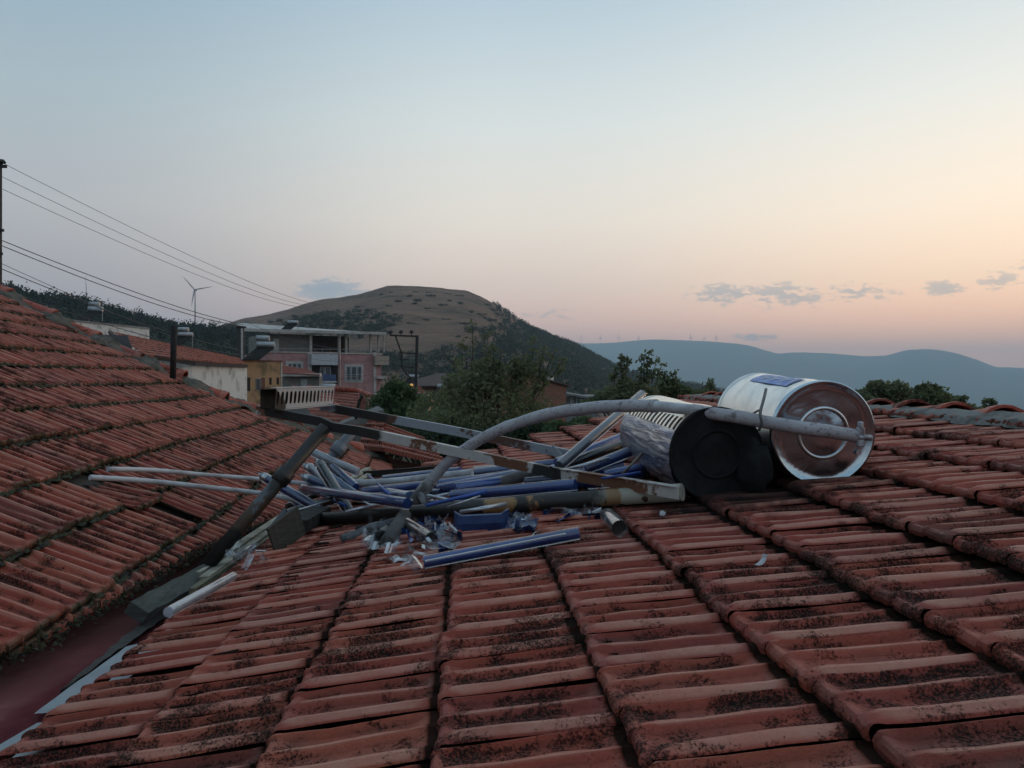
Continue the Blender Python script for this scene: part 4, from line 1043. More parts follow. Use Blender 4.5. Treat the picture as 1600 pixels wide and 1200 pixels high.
for i, (px, py) in enumerate([(700, 838), (692, 850), (668, 834), (1192, 878), (1035, 802)]):
    mb = MB(); random.seed(40 + i); shard(mb, R(px, py, .05 if i < 3 else .035), .09 if i < 3 else .022)
    solid('glass_shard', ['curved glass shard standing before the blue trough', 'long glass splinter pointing at the lone blue tube', 'bent glass shard under the bottom pipe', 'small pale splinter lying far out on the right tiles', 'pale flake on the tiles below the burnt tank'][i], 'glass shard', mb, mat_clear if i < 3 else mat_white)
random.seed(11)

# ================================================================== LAND, HILLS, MOUNTAINS
def fbm(x, y, s=1., o=5):
    t = 0; a = 1; 
    for i in range(o): t += a * mnoise.noise(Vector((x * s + 17.3 * i, y * s - 9.1 * i, i * 3.3))); a *= .5; s *= 2
    return t
def ss(a, b, x): t = min(1, max(0, (x - a) / (b - a))); return t * t * (3 - 2 * t)
def ground_z(x, y):
    r = math.hypot(x, y); az = math.degrees(math.atan2(x, y))
    side = ss(3, 16, az) * (1 - ss(120, 160, az)) + .55 * (1 - ss(3, 16, az)) * ss(250, 900, r)
    return -132 * side * ss(45, 900, r) - 3 * ss(60, 200, r)
def polar(name, azs, rs, fz, mat, kind='structure'):
    V = []; 
    for a in azs:
        for r in rs:
            x, y = math.sin(a) * r, math.cos(a) * r; V.append((x, y, fz(x, y, a, r)))
    n = len(rs); Fc = [(i * n + j, i * n + j + 1, (i + 1) * n + j + 1, (i + 1) * n + j) for i in range(len(azs) - 1) for j in range(n - 1)]
    m = me(name, V, Fc, mat, True)
    if m.polygons and m.polygons[0].normal.z < 0: m.flip_normals()
    return tag(put(name, m), kind=kind)
def land_mat(name, a, b, c_, sc, bump=0., stretch=(1, 1, 1)):
    m = bpy.data.materials.new(name); m.use_nodes = True; N = NT(m.node_tree); p = m.node_tree.nodes['Principled BSDF']; ps = N.mapv(N.pos(), stretch)
    n1 = N.noise(ps, sc, 8, .62, .3); n2 = N.noise(ps, sc * 6, 5, .6)
    cc = N.mix(N.mr(n1, .38, .62), a, b); cc = N.mix(N.mr(N.m('ADD', n1, N.m('MULTIPLY', N.m('SUBTRACT', n2, .5), .6)), .55, .66, 0, .9), cc, c_)
    cc = N.mix(N.mr(n2, .35, .7, 0, .35), cc, tuple(q * .5 for q in a))
    N.put(p.inputs['Base Color'], cc); p.inputs['Roughness'].default_value = 1; p.inputs['Specular IOR Level'].default_value = .1
    if bump:
        bb = N.node('ShaderNodeBump'); bb.inputs['Distance'].default_value = bump; N.put(bb.inputs['Height'], n2); N.put(p.inputs['Normal'], bb.outputs[0])
    return m
mat_ground = land_mat("town_ground", (.07, .055, .035), (.045, .05, .025), (.03, .045, .02), .05)
azs = [R_(-180 + 6 * i) for i in range(22)] + [R_(-48 + 1.5 * i) for i in range(72)] + [R_(60 + 6 * i) for i in range(21)]
rs = [0.01, 10, 20, 30, 45, 60, 80, 110, 150, 200, 280, 380, 500, 700, 950, 1300, 1900, 2800, 4000, 6000, 9000, 13000]
polar('ground', azs, rs, lambda x, y, a, r: ground_z(x, y), mat_ground)

def sil(pts):      # silhouette: pixel polyline -> height over the eye per metre of distance, as a function of azimuth
    def f(a):
        px = 800 + F * math.tan(max(-1.3, min(1.3, a)))
        if px <= pts[0][0]: y = pts[0][1]
        elif px >= pts[-1][0]: y = pts[-1][1]
        else:
            for (x0, y0), (x1, y1) in zip(pts[:-1], pts[1:]):
                if x0 <= px <= x1: t = (px - x0) / (x1 - x0); y = y0 + (y1 - y0) * t; break
        return (HY - y) / F * math.cos(a)
    return f
# central hill
HILL = [(150, 600), (330, 514), (380, 501), (420, 494), (450, 487), (475, 478), (500, 472), (530, 470), (560, 464), (585, 457), (605, 453), (640, 452), (680, 454), (705, 457), (730, 459), (748, 466), (765, 474), (785, 487), (805, 501), (830, 516), (860, 528), (885, 537), (905, 545), (930, 558), (960, 574), (1000, 588), (1040, 597), (1090, 606), (1150, 617), (1250, 640), (1400, 660)]
hs = sil(HILL); RH = 880.
def hill_z(x, y, a=None, r=None):
    if a is None: a, r = math.atan2(x, y), math.hypot(x, y)
    g = ground_z(x, y); top = CZ + hs(a) * RH
    px = 800 + F * math.tan(max(-1.2, min(1.2, a)))
    if r <= RH:
        t = max(0, (r - 330) / (RH - 330)); k = 1 - (1 - t) ** 1.75
    else: t = max(0, 1 - (r - RH) / 620); k = t * t * (3 - 2 * t)
    w = ss(150, 330, px) * (1 - ss(1250, 1400, px))
    z = g + (top - g) * k * w
    if r < RH: z += 5.0 * fbm(x, y, .006) * min(1, k * 3) * (1 - k) * 2 * w
    z += 1.1 * fbm(x, y, .035, 4) * min(1, k * 2) * w
    return z if k * w > .001 else g - 2
mat_hill = land_mat("dry_hill_grass", (.24, .145, .100), (.135, .082, .058), (.06, .058, .038), .022, 5, (.8, 1, 3.2))
azh = [math.atan((px - 800) / F) for px in range(150, 1401, 6)]
polar('hill', azh, [320 + 20 * i for i in range(29)] + [910, 960, 1030, 1150, 1300, 1480], hill_z, mat_hill)
# wooded ridge on the left
FOR = [(-900, 380), (-300, 400), (0, 449), (60, 462), (130, 470), (160, 478), (210, 492), (260, 504), (310, 511), (360, 514), (400, 519), (450, 535), (520, 560), (620, 596)]
fs = sil(FOR); RF = 420.
def for_z(x, y, a=None, r=None):
    if a is None: a, r = math.atan2(x, y), math.hypot(x, y)
    g = ground_z(x, y); top = CZ + fs(a) * RF - 5; k = ss(130, RF, r) if r <= RF else 1 - ss(RF, 900, r)
    px = 800 + F * math.tan(max(-1.25, min(1.25, a)))
    return g + (top - g) * k * (1 - ss(470, 620, px)) - .5
mat_forest_floor = land_mat("forest_floor", (.022, .028, .014), (.03, .034, .018), (.012, .018, .009), .05)
azf = [math.atan((px - 800) / F) for px in range(-1500, 640, 20)]
polar('wooded_ridge', azf, [120, 160, 200, 250, 300, 350, 400, 430, 500, 600, 750, 900], for_z, mat_forest_floor)
# far mountain range
MT = [(-2500, 560), (-900, 548), (300, 560), (700, 545), (860, 537), (915, 537), (935, 537), (960, 536), (990, 533), (1020, 531), (1060, 532), (1100, 534), (1140, 537), (1170, 541), (1200, 549), (1215, 553), (1240, 551), (1262, 551), (1290, 552), (1330, 555), (1350, 557), (1385, 556), (1400, 552), (1420, 547), (1445, 546.5), (1470, 548), (1500, 554), (1530, 564), (1555, 574), (1600, 575), (1700, 577), (1900, 566), (2400, 550), (4000, 565)]
ms = sil(MT); RM = 9000.
def mt_z(x, y, a, r):
    top = CZ + ms(a) * RM; g = -140
    k = ss(5200, RM, r) if r <= RM else 1 - .8 * ss(RM, 13000, r)
    return g + (top - g) * k + (45 * fbm(x, y, .0011) * ss(5200, 6500, r) * (1 - ss(8000, RM, r)) if r < RM else 0)
mat_mt = land_mat("mountain_scrub", (.05, .055, .035), (.035, .045, .028), (.07, .06, .045), .0012)
azm = [math.atan((px - 800) / F) for px in range(-2500, 200, 90)] + [math.atan((px - 800) / F) for px in range(200, 1700, 8)] + [math.atan((px - 800) / F) for px in range(1700, 4000, 90)]
polar('mountains', azm, [5000, 5400, 5900, 6400, 6900, 7400, 7900, 8300, 8650, 8850, 9000, 9200, 9700, 11000, 13000], mt_z, mat_mt)
# low wooded spur in the middle distance
SP = [(900, 640), (1020, 606), (1060, 598), (1075, 596), (1100, 599), (1130, 606), (1180, 615), (1260, 626), (1420, 640), (1700, 650)]
sps = sil(SP)
def sp_z(x, y, a, r):
    top = CZ + sps(a) * 2300 + 6 * fbm(x, y, .02, 3); g = -140; k = ss(1500, 2300, r) if r < 2300 else 1 - ss(2300, 3300, r)
    return g + (top - g) * k
polar('wooded_spur', [math.atan((px - 800) / F) for px in range(880, 1720, 6)], [1500, 1700, 1900, 2100, 2200, 2300, 2500, 2900, 3300], sp_z, mat_mt)

# ================================================================== TREES AND BUSHES
mat_pine = foliage("pine_needles", (.018, .032, .020), (.010, .020, .013)); mat_bark = simple("bark", (.07, .055, .04), .95, scale=6, bump=.01)
mat_leaf = foliage("leaves_olive", (.21, .22, .115), (.085, .105, .055)); mat_leaf2 = foliage("leaves_bright", (.105, .15, .065), (.045, .075, .035))
mat_leaf3 = foliage("leaves_dark", (.045, .065, .032), (.020, .034, .018)); mat_leaf4 = foliage("leaves_hazel", (.15, .17, .075), (.07, .09, .04))
mat_shrub = foliage("hill_scrub", (.046, .058, .034), (.026, .036, .022))
def blob_leaves(cs, n, size, seed=0, flat=.75, shell=.55):
    """cs: list of (centre, (rx,ry,rz)); n small leaf quads spread through the volumes"""
    g = np.random.default_rng(seed); w = np.array([c[1][0] * c[1][1] * c[1][2] for c in cs]) ** .7; w /= w.sum()
    idx = g.choice(len(cs), n, p=w); C_ = np.array([list(c[0]) for c in cs])[idx]; Rr = np.array([c[1] for c in cs])[idx]
    d = g.normal(size=(n, 3)); d /= np.linalg.norm(d, axis=1)[:, None]; rad = (shell + (1 - shell) * g.random(n)) ** .8
    rad *= 1 + .22 * np.sin(d[:, 0] * 7 + idx) * np.sin(d[:, 2] * 6 + idx * 2.1) + .12 * g.normal(size=n)
    c = C_ + d * rad[:, None] * Rr
    a = g.normal(size=(n, 3)); a /= np.linalg.norm(a, axis=1)[:, None]; b = np.cross(a, g.normal(size=(n, 3))); b /= np.linalg.norm(b, axis=1)[:, None]
    s = size * (.6 + .8 * g.random(n))[:, None]
    V = np.stack([c - a * s, c - b * s * flat * .6, c + a * s, c + b * s * flat * .6], 1).reshape(-1, 3)
    return V
def quads_mesh(name, V, mat):
    n = len(V) // 4; m = bpy.data.meshes.new(name); m.vertices.add(len(V)); m.vertices.foreach_set('co', V.astype(np.float32).ravel())
    m.loops.add(len(V)); m.loops.foreach_set('vertex_index', np.arange(len(V), dtype=np.int32))
    m.polygons.add(n); m.polygons.foreach_set('loop_start', np.arange(0, 4 * n, 4, dtype=np.int32)); m.polygons.foreach_set('loop_total', np.full(n, 4, dtype=np.int32))
    m.materials.append(mat); m.update(calc_edges=True); m.validate(); return m
# pine forest on the ridge: one mass
V = []; g = np.random.default_rng(5); k = 0
for px in np.arange(-140, 455, 2.2):
    for rr in (RF, RF - 9, RF - 22, RF - 40, 350, 320, 285, 250, 215):
        if rr < RF - 30 and g.random() < .45: continue
        pxx = px + g.normal(0, 3); r = rr + g.normal(0, 6); a = math.atan((pxx - 800) / F); x, y = math.sin(a) * r, math.cos(a) * r
        z = for_z(x, y); h = g.uniform(4.0, 7.5) * (1.25 if g.random() < .12 else 1); w = h * g.uniform(.22, .36)
        if rr < 300: h *= .8
        cs = [((x, y, z + h * .45), (w * 1.15, w * 1.15, h * .38)), ((x + g.normal(0, .4), y, z + h * .78), (w * .6, w * .6, h * .24))]
        V.append(blob_leaves(cs, 60 if rr > RF - 30 else 40, .50, k, .9, .35)); k += 1
tag(put('pine_forest', quads_mesh('pine_forest', np.concatenate(V), mat_pine)), 'dark pine forest covering the ridge on the left', 'forest', kind='stuff')
# wood on the right flank of the central hill
V = []; g = np.random.default_rng(6)
for i in range(9500):
    px = g.uniform(395, 1170); r = RH - 4 - 520 * g.random() ** 1.15
    a = math.atan((px - 800) / F); x, y = math.sin(a) * r, math.cos(a) * r; z = hill_z(x, y); sy = HY - (z - CZ) / y * F
    nz = 26 * fbm(px * .012, sy * .03, 1.)
    flank = px > 775 - max(0, sy - 500) * 1.3 + nz * 1.9 + g.random() ** 1.6 * 120
    foot = sy > 556 + nz * .7 - 8 * (px > 640)
    shoulder = ((px - 545) / 85) ** 2 + ((sy - 508) / 22) ** 2 < 1.0 + nz * .035
    if not (flank or foot or (shoulder and g.random() < .6) or (nz > 17 and sy > 475 and g.random() < .3)): continue
    h = g.uniform(3.2, 6.8) if flank else g.uniform(2.4, 4.8); w = h * (.42 if flank else .55)
    V.append(blob_leaves([((x, y, z + h * .38), (w, w, h * .5))], 34, .70 if flank else .55, i, .9, .45))
tag(put('hill_wood', quads_mesh('hill_wood', np.concatenate(V), mat_shrub)), 'dark green wood on the right flank and at the foot of the grassy hill', 'forest', kind='stuff')
# single bushes on the grass
bush_spots = [(500, 494, 9), (520, 488, 5), (470, 498, 8), (545, 490, 6), (577, 485, 9), (586, 497, 11), (600, 489, 6), (560, 500, 12), (533, 505, 14), (512, 508, 12), (606, 478, 5), (625, 470, 9), (640, 463, 5), (655, 470, 8), (648, 474, 5), (666, 482, 4), (690, 478, 7), (704, 470, 4), (672, 462, 6), (740, 515, 14), (754, 518, 13), (770, 512, 9), (716, 527, 5), (732, 519, 7), (790, 545, 12), (800, 522, 8), (780, 538, 9), (795, 555, 8), (815, 535, 12), (675, 563, 8), (684, 568, 6), (735, 487, 8), (750, 492, 6), (722, 474, 7), (765, 500, 10), (600, 520, 12), (560, 480, 6), (450, 505, 10), (485, 512, 12), (715, 462, 5), (830, 545, 10), (760, 560, 9), (425, 503, 9), (440, 500, 7), (463, 495, 9), (478, 505, 11), (492, 500, 10), (508, 499, 12), (522, 498, 12), (538, 497, 10), (552, 492, 8), (565, 492, 8), (580, 508, 12), (590, 512, 14), (570, 517, 14), (430, 511, 12), (455, 512, 12), (548, 512, 12), (500, 515, 12), (612, 508, 7), (640, 505, 5), (664, 500, 6), (695, 500, 5), (725, 505, 6), (612, 457, 4), (648, 456, 4), (668, 457, 3), (700, 460, 4), (722, 463, 4), (760, 476, 5), (596, 460, 4), (770, 484, 8), (778, 492, 9), (790, 500, 10), (800, 512, 10), (758, 497, 6), (742, 505, 6)]
bv = []
for s in range(4):
    cs = [((random.gauss(0, .5), random.gauss(0, .5), .35 + random.uniform(0, .35)), (random.uniform(.35, .7),) * 2 + (random.uniform(.3, .55),)) for _ in range(5)]
    bv.append(quads_mesh('bush', blob_leaves(cs, 420, .13, 60 + s), mat_shrub))
for (px, py, w) in bush_spots:
    a = math.atan((px - 800) / F); best = None
    for r in range(350, 880, 6):
        x, y = math.sin(a) * r, math.cos(a) * r; yy = HY - (hill_z(x, y) - CZ) / y * F
        if yy <= py + w * .25: best = (x, y, r); break
    if best is None: continue
    x, y, r = best; o = bpy.data.objects.new('bush', random.choice(bv)); s = w / F * y / 1.4
    o.location = (x, y, hill_z(x, y) - .2 * s); o.scale = (s * random.uniform(1, 1.6), s, s * random.uniform(.7, 1)); o.rotation_euler = (0, 0, random.uniform(-.3, .3)); link(o)
    tag(o, 'dark bush scattered on the dry grass of the hill', 'bush', 'bushes on the grassy hill')

def tree(label, base, lobes, n, leaf, mat, sprigs=(), group=None, trunk_r=.12, seed=0, name='leafy_tree'):
    """lobes in world metres: (centre, radii); sprigs: upright leafy shoots (foot, top)"""
    t = thing(name, label, 'tree', base, group); base = Vector(base)
    mid = sum((Vector(c[0]) for c in lobes), Vector()) / len(lobes)
    mb = MB(); fork = base.lerp(mid, .45)
    mb.tube(smoothpath([base, base.lerp(fork, .5) + Vector((.05, 0, 0)), fork], 3), [trunk_r * (1 - .05 * i) for i in range(7)], 9)
    g = random.Random(seed)
    for c, r in lobes:
        c = Vector(c); k = fork.lerp(c, .5) + Vector((g.uniform(-.1, .1), g.uniform(-.1, .1), -.1 * r[2]))
        mb.tube(smoothpath([fork, k, c + Vector((0, 0, r[2] * .3))], 3), [trunk_r * .6 * (1 - .13 * i) for i in range(7)], 6)
        for _ in range(3):
            e = c + Vector((g.uniform(-.8, .8) * r[0], g.uniform(-.8, .8) * r[1], g.uniform(-.2, .8) * r[2])); mb.tube([k, k.lerp(e, .5) + Vector((0, 0, .05)), e], [trunk_r * .25, trunk_r * .15, .008], 5)
    V = [blob_leaves(lobes, n, leaf, seed)]
    for i, (f0, f1) in enumerate(sprigs):
        f0, f1 = Vector(f0), Vector(f1); mb.tube([f0, f0.lerp(f1, .5) + Vector((g.uniform(-.04, .04), 0, 0)), f1], [.022, .014, .005], 5)
        for s in range(16):
            if g.random() < .3: continue
            q = f0.lerp(f1, s / 15) + Vector((g.gauss(0, .06), g.gauss(0, .05), 0)); V.append(blob_leaves([(q, (.14, .12, .07))], g.choice((4, 7, 12, 18)), leaf * .9, seed * 50 + i * 20 + s, .8, .2))
    mb.build('trunk', mat_bark, t); put('crown', quads_mesh('crown', np.concatenate(V), mat), t); return t
def lobes_px(lst, d):   # (px, py, rpx, rpy, dd)
    out = []
    for (px, py, rx, ry, dd) in lst:
        q = P(px, py, d + dd); out.append((q, (rx / F * (d + dd), rx / F * (d + dd) * .9, ry / F * (d + dd))))
    return out
def sprig(d, x0, y0, x1, y1): return (P(x0, y0, d), P(x1, y1, d))
G0 = lambda px, d: Vector(((px - 800) / F * d, d, 0))
tree('dense olive green tree with bare shoots above, behind the curved hose', G0(770, 19),
     lobes_px([(770, 640, 88, 48, 0), (695, 640, 55, 36, 1), (838, 655, 38, 26, .5), (780, 592, 50, 22, .3), (735, 600, 42, 24, -.3), (842, 600, 16, 14, 0), (760, 575, 26, 16, 0), (820, 575, 24, 14, 0), (705, 665, 60, 30, -1), (800, 675, 70, 30, -1)], 19), 16000, .055, mat_leaf,
     [sprig(19, 735, 600, 738, 502), sprig(19, 748, 600, 760, 520), sprig(19.5, 722, 600, 722, 536), sprig(19, 700, 610, 712, 560), sprig(19, 770, 600, 770, 540), sprig(19, 800, 590, 806, 555), sprig(19, 825, 590, 835, 528), sprig(19, 850, 590, 868, 548), sprig(19, 862, 590, 880, 560), sprig(19, 780, 590, 783, 548), sprig(19, 842, 600, 850, 540), sprig(19, 815, 600, 818, 545)], seed=3)
tree('bright green bushy tree beside the pink building', G0(610, 24), lobes_px([(610, 635, 34, 30, 0), (590, 655, 26, 20, -.5), (640, 650, 30, 24, -.5), (620, 610, 22, 16, 0), (650, 630, 20, 16, .5)], 24), 7000, .075, mat_leaf2, [sprig(24, 612, 610, 616, 588), sprig(24, 640, 620, 650, 606)], seed=4)
tree('dark shady tree mass under the olive tree, behind the rear beam', G0(690, 14), lobes_px([(650, 690, 60, 22, 0), (720, 692, 60, 24, 0), (790, 690, 55, 28, 0), (620, 675, 40, 18, .5), (850, 680, 40, 20, 0)], 14), 9000, .055, mat_leaf3, seed=5)
tree('low bright green fig bush by the edge of the far tiles', G0(880, 13), lobes_px([(880, 675, 32, 16, 0), (915, 665, 26, 13, .3), (850, 690, 26, 12, -.3), (905, 680, 24, 10, -.3)], 13), 3800, .055, mat_leaf2, seed=6)
tree('green tree with upright shoots left of the burnt tank', G0(985, 26), lobes_px([(960, 620, 34, 18, 0), (1000, 618, 34, 18, 0), (935, 632, 30, 12, 0), (1030, 627, 26, 10, 0), (985, 606, 20, 12, 0)], 26), 3600, .08, mat_leaf,
     [sprig(26, 972, 600, 968, 556), sprig(26, 978, 600, 980, 560), sprig(26, 1000, 600, 1002, 556), sprig(26, 1010, 600, 1014, 550), sprig(26, 1018, 600, 1026, 555), sprig(26, 1008, 600, 1006, 562), sprig(26, 960, 600, 960, 575), sprig(26, 1024, 605, 1034, 570)], seed=7)
tree('dry brownish feathery shrub behind the burnt tank', G0(1045, 22), lobes_px([(1045, 605, 18, 16, 0), (1060, 612, 22, 12, 0), (1090, 618, 30, 9, .5), (1120, 622, 26, 6, .5)], 22), 2600, .06, mat_leaf4, [sprig(22, 1040, 600, 1038, 578), sprig(22, 1050, 600, 1056, 580), sprig(22, 1108, 615, 1112, 592)], seed=8, name='shrub')
RT = [('rounded green tree beyond the ridge just right of the shiny tank', 1385, [(1375, 618, 34, 18), (1400, 612, 22, 16), (1350, 628, 22, 14), (1370, 603, 14, 9)]),
      ('tallest rounded green tree beyond the right ridge', 1450, [(1450, 622, 30, 17), (1447, 609, 18, 10), (1475, 630, 20, 14), (1425, 630, 20, 12)]),
      ('low green tree top beyond the right ridge, third from the tank', 1500, [(1500, 640, 22, 10), (1515, 642, 18, 9), (1492, 634, 10, 6)]),
      ('smallest green tree top at the right end beyond the ridge', 1545, [(1540, 645, 12, 8), (1548, 640, 6, 7)])]
for i, (lb, px, ls) in enumerate(RT):
    d = 30 + i; tree(lb, G0(px, d), lobes_px([(a, b, c, e, random.uniform(-.5, .5)) for a, b, c, e in ls], d), 4200 if i < 2 else 1500, .085, mat_leaf if i % 2 == 0 else mat_leaf4,
         [sprig(d, px + q, ls[0][1] - 8, px + q * 1.1, ls[0][1] - 22 + abs(q) * .3) for q in ((-14, -4, 6, 16) if i < 2 else (-4, 5))], 'trees beyond the right ridge', seed=20 + i)

# ================================================================== THE TOWN
mat_pink = simple("pink_render", (.42, .22, .215), .9, col2=(.33, .17, .17), scale=1.2); mat_cream = simple("cream_trim", (.52, .47, .44), .85, scale=3)
mat_white_r = simple("whitewash", (.55, .56, .55), .9, col2=(.22, .22, .21), scale=1.6, thr=(.5, .7)); mat_ochre = simple("ochre_render", (.38, .23, .125), .9, col2=(.17, .12, .065), scale=1.1, thr=(.5, .65))
mat_winf = simple("window_frame", (.40, .40, .41), .6); mat_pane = simple("window_pane", (.03, .035, .04), .12, spec=.8); mat_curt = simple('curtain', (.22, .23, .26), .8); mat_dk = simple("dark_opening", (.015, .013, .012), .9)
mat_brick = simple("red_brick", (.15, .065, .045), .95, col2=(.10, .05, .038), scale=3); mat_conc = simple("concrete", (.22, .22, .22), .9, scale=3); mat_greyw = simple("grey_wall", (.20, .185, .17), .9, scale=2)
mat_roofr = simple("distant_clay", (.18, .062, .045), .9, col2=(.10, .045, .035), scale=5); mat_blue_r = simple("blue_rail", (.05, .09, .20), .5)
mat_metal_g = simple("galvanised", (.40, .41, .42), .4, metal=.6)
class Facade:
    """a building whose front is the vertical plane through two pixels at given depths"""
    def __init__(s, name, label, pxa, da, pxb, db, cat='building'):
        s.a = Vector(((pxa - 800) / F * da, da, 0)); s.b = Vector(((pxb - 800) / F * db, db, 0)); s.u = (s.b - s.a).normalized(); s.n = Vector((s.u.y, -s.u.x, 0))
        if s.n.y > 0: s.n = -s.n
        s.t = thing(name, label, cat, s.a)
    def q(s, px, py, off=0.):
        r = Vector(((px - 800) / F, 1, (HY - py) / F)); o = s.a + s.n * off
        k = (o.x * s.n.x + o.y * s.n.y) / (r.x * s.n.x + r.y * s.n.y); w = r * k; w.z += CZ; return w
    def block(s, name, x0, y0, x1, y1, mat, out=0., thick=.1, parent=None, z0=None):
        """px rectangle on the facade, front face 'out' in front of it, 'thick' deep"""
        p0 = s.q(x0, y1, out); p1 = s.q(x1, y1, out); zt = s.q(x0, y0, out).z; zb = p0.z if z0 is None else z0
        mb = MB(); mb.box((p0.x, p0.y, zb), Vector((p1.x - p0.x, p1.y - p0.y, 0)), -s.n * thick, (0, 0, zt - zb))
        return mb.build(name, mat, parent or s.t)
    def window(s, x0, y0, x1, y1, n=2, out=.03, frame=mat_winf, rails=0):
        f = s.block('window', x0, y0, x1, y1, frame, out, .08)
        w = (x1 - x0); fr = max(.6, w * .06)
        for i in range(n):
            if i != 1 and x1 - x0 > 9: s.sub(f, 'curtain', x0 + fr + (w - fr) * i / n + (w / n * .45 if i == 0 else 0), y0 + fr, x0 + (w - fr) * (i + (1 if i == 0 else .5)) / n, y1 - fr, mat_curt, out + .016)
            a = x0 + fr + (w - fr) * i / n; b = x0 + (w - fr) * (i + 1) / n
            s.sub(f, 'pane', a, y0 + fr, b, y1 - fr, mat_pane, out + .012)
        for k in range(rails): s.sub(f, 'rail', x0 + fr, y1 - 3.2 - 3.4 * k, x1 - fr, y1 - 2.4 - 3.4 * k, mat_winf, out + .12, .03)
        return f
    def sub(s, par, name, x0, y0, x1, y1, mat, out, thick=.03):
        p0 = s.q(x0, y1, out); p1 = s.q(x1, y1, out); zt = s.q(x0, y0, out).z
        mb = MB(); mb.box((p0.x, p0.y, p0.z), Vector((p1.x - p0.x, p1.y - p0.y, 0)), -s.n * thick, (0, 0, zt - p0.z)); return mb.build(name, mat, par)
# pink apartment building
B = Facade('apartment_building', 'pink three storey apartment house with white balcony and thin flat roof', 383, 76, 606, 84)
B.block('wall', 418, 551, 596, 700, mat_pink, 0, 10, z0=0)
B.block('wall', 418, 521, 484, 549, mat_greyw, -.5, 8)
B.block('wall', 484, 549, 498, 549.8, mat_greyw, -.5, 1)
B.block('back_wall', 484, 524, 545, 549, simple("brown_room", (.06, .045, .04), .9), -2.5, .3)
for x0, x1 in ((484, 488), (529, 532), (540, 543), (578, 581), (600, 601.2), (591, 592.5)): B.block('column', x0, 522, x1, 551, mat_cream, -.05, .3)
B.block('floor_band', 414, 548.5, 598, 550.6, mat_cream, .10, .5)
B.block('column', 481, 550.5, 487, 700, mat_cream, .12, .4, z0=2); B.block('column', 584, 550.5, 588, 700, mat_cream, .12, .4, z0=2)
B.block('balcony', 487, 553, 528, 570, simple("balcony_white", (.50, .51, .55), .8), .9, .9)
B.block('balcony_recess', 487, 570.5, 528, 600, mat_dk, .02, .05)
w = B.window(500, 573, 517, 594, 2, .06); B.block('railing', 500, 585, 525, 596, mat_blue_r, .8, .05); B.block('balcony_floor', 492, 595.5, 526, 598, mat_cream, .85, .9)
B.block('window_surround', 538.5, 569, 568, 597.5, mat_cream, .04, .06); B.window(541, 572, 565.5, 595, 3, .08, rails=3)
B.block('window_surround', 447, 564, 474, 590, mat_cream, .04, .06); B.window(450, 567.5, 471, 588, 3, .08)
B.block('window', 427, 529, 436, 548, mat_winf, -.42, .1)
B.block('side_balcony', 586, 556, 608, 570, simple("balcony_cream", (.40, .32, .27), .8), .6, 1.6); B.block('balcony_floor', 590, 588, 604, 592, mat_cream, .6, 1.2)
mb = MB(); r0, r1 = B.q(380, 517.5, 1.0), B.q(604, 523, 1.1); r2, r3 = r1 - B.n * 6 + Vector((0, 0, .35)), r0 - B.n * 3 + Vector((0, 0, .75))
mb.add([r0, r1, r2, r3] + [q + Vector((0, 0, .28)) for q in (r0, r1, r2, r3)], [(0, 1, 5, 4), (1, 2, 6, 5), (2, 3, 7, 6), (3, 0, 4, 7), (4, 5, 6, 7), (3, 2, 1, 0)])
mb.build('flat_roof', simple("roof_sheet", (.48, .45, .43), .7, scale=1.5), B.t)
mb = MB()
for px in range(420, 600, 12): mb.tube([B.q(px, 549, .25), B.q(px, 544.5, .25)], .02, 5)
mb.tube([B.q(416, 544.5, .25), B.q(598, 546.5, .25)], .025, 5); mb.build('railing', mat_winf, B.t)
mb = MB(); mb.tube([B.q(531, 700, .3), B.q(531, 552, .3), B.q(531, 524, .3)], .07, 8); mb.build('drain_pipe', mat_metal_g, B.t)
# grey/white plastered stack with a post, left of the pink house
B2 = Facade('chimney_stack', 'dark square chimney stack with a pale edge left of the pink house', 370, 72, 380, 72, 'chimney')
B2.block('shaft', 369.5, 511, 378.5, 700, simple("dark_stack", (.06, .055, .052), .9), 0, .6, z0=0); B2.block('edge', 376.5, 513, 379.5, 700, mat_cream, .03, .03, z0=0); B2.block('cap', 368.5, 509.5, 380.5, 512, mat_dk, .1, .8)
# white block far left with stains
B3 = Facade('white_building', 'long low white building with a stained parapet below the pine forest', 100, 80, 234, 93)
B3.block('wall', 100, 500, 233.5, 600, mat_white_r, 0, 8, z0=0); B3.block('parapet', 99, 498, 234, 501.5, mat_conc, .06, .25)
# neighbour roof (tiled) with white wall and dark gable
def tiled_slope(name, p00, p10, p11, p01, nu, nv, parent, mat, amp=.03):
    """corrugated tile slope between four corners: u along the eave, v up the slope; every course overlaps the next"""
    p00, p10, p11, p01 = map(Vector, (p00, p10, p11, p01)); V = []; nn = nu * 4; H = []; E = []
    nrm = (p10 - p00).cross(p01 - p00).normalized(); nrm *= 1 if nrm.z > 0 else -1
    for j in range(nv):
        for (fv, up) in ((0, .0), (.02, amp * 1.1), (1.0, .004)):
            v_ = (j + fv) / nv
            for i in range(nn + 1):
                u_ = i / nn; q = (p00.lerp(p10, u_)).lerp(p01.lerp(p11, u_), v_)
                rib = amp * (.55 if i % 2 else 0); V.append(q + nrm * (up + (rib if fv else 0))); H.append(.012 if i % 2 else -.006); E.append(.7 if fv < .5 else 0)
    m_ = nn + 1; Fc = [(r * m_ + i, r * m_ + i + 1, (r + 1) * m_ + i + 1, (r + 1) * m_ + i) for r in range(nv * 3 - 1) for i in range(nn)]
    m = me(name, V, Fc, mat, True); with_attrs(m, H, E, [random.random() * .0 + .3 for _ in V]); return tag(put(name, m, parent), kind='stuff')
N1 = thing('house', 'low house with a long red tile roof and white side wall behind the left roof', 'house', G0(280, 30))
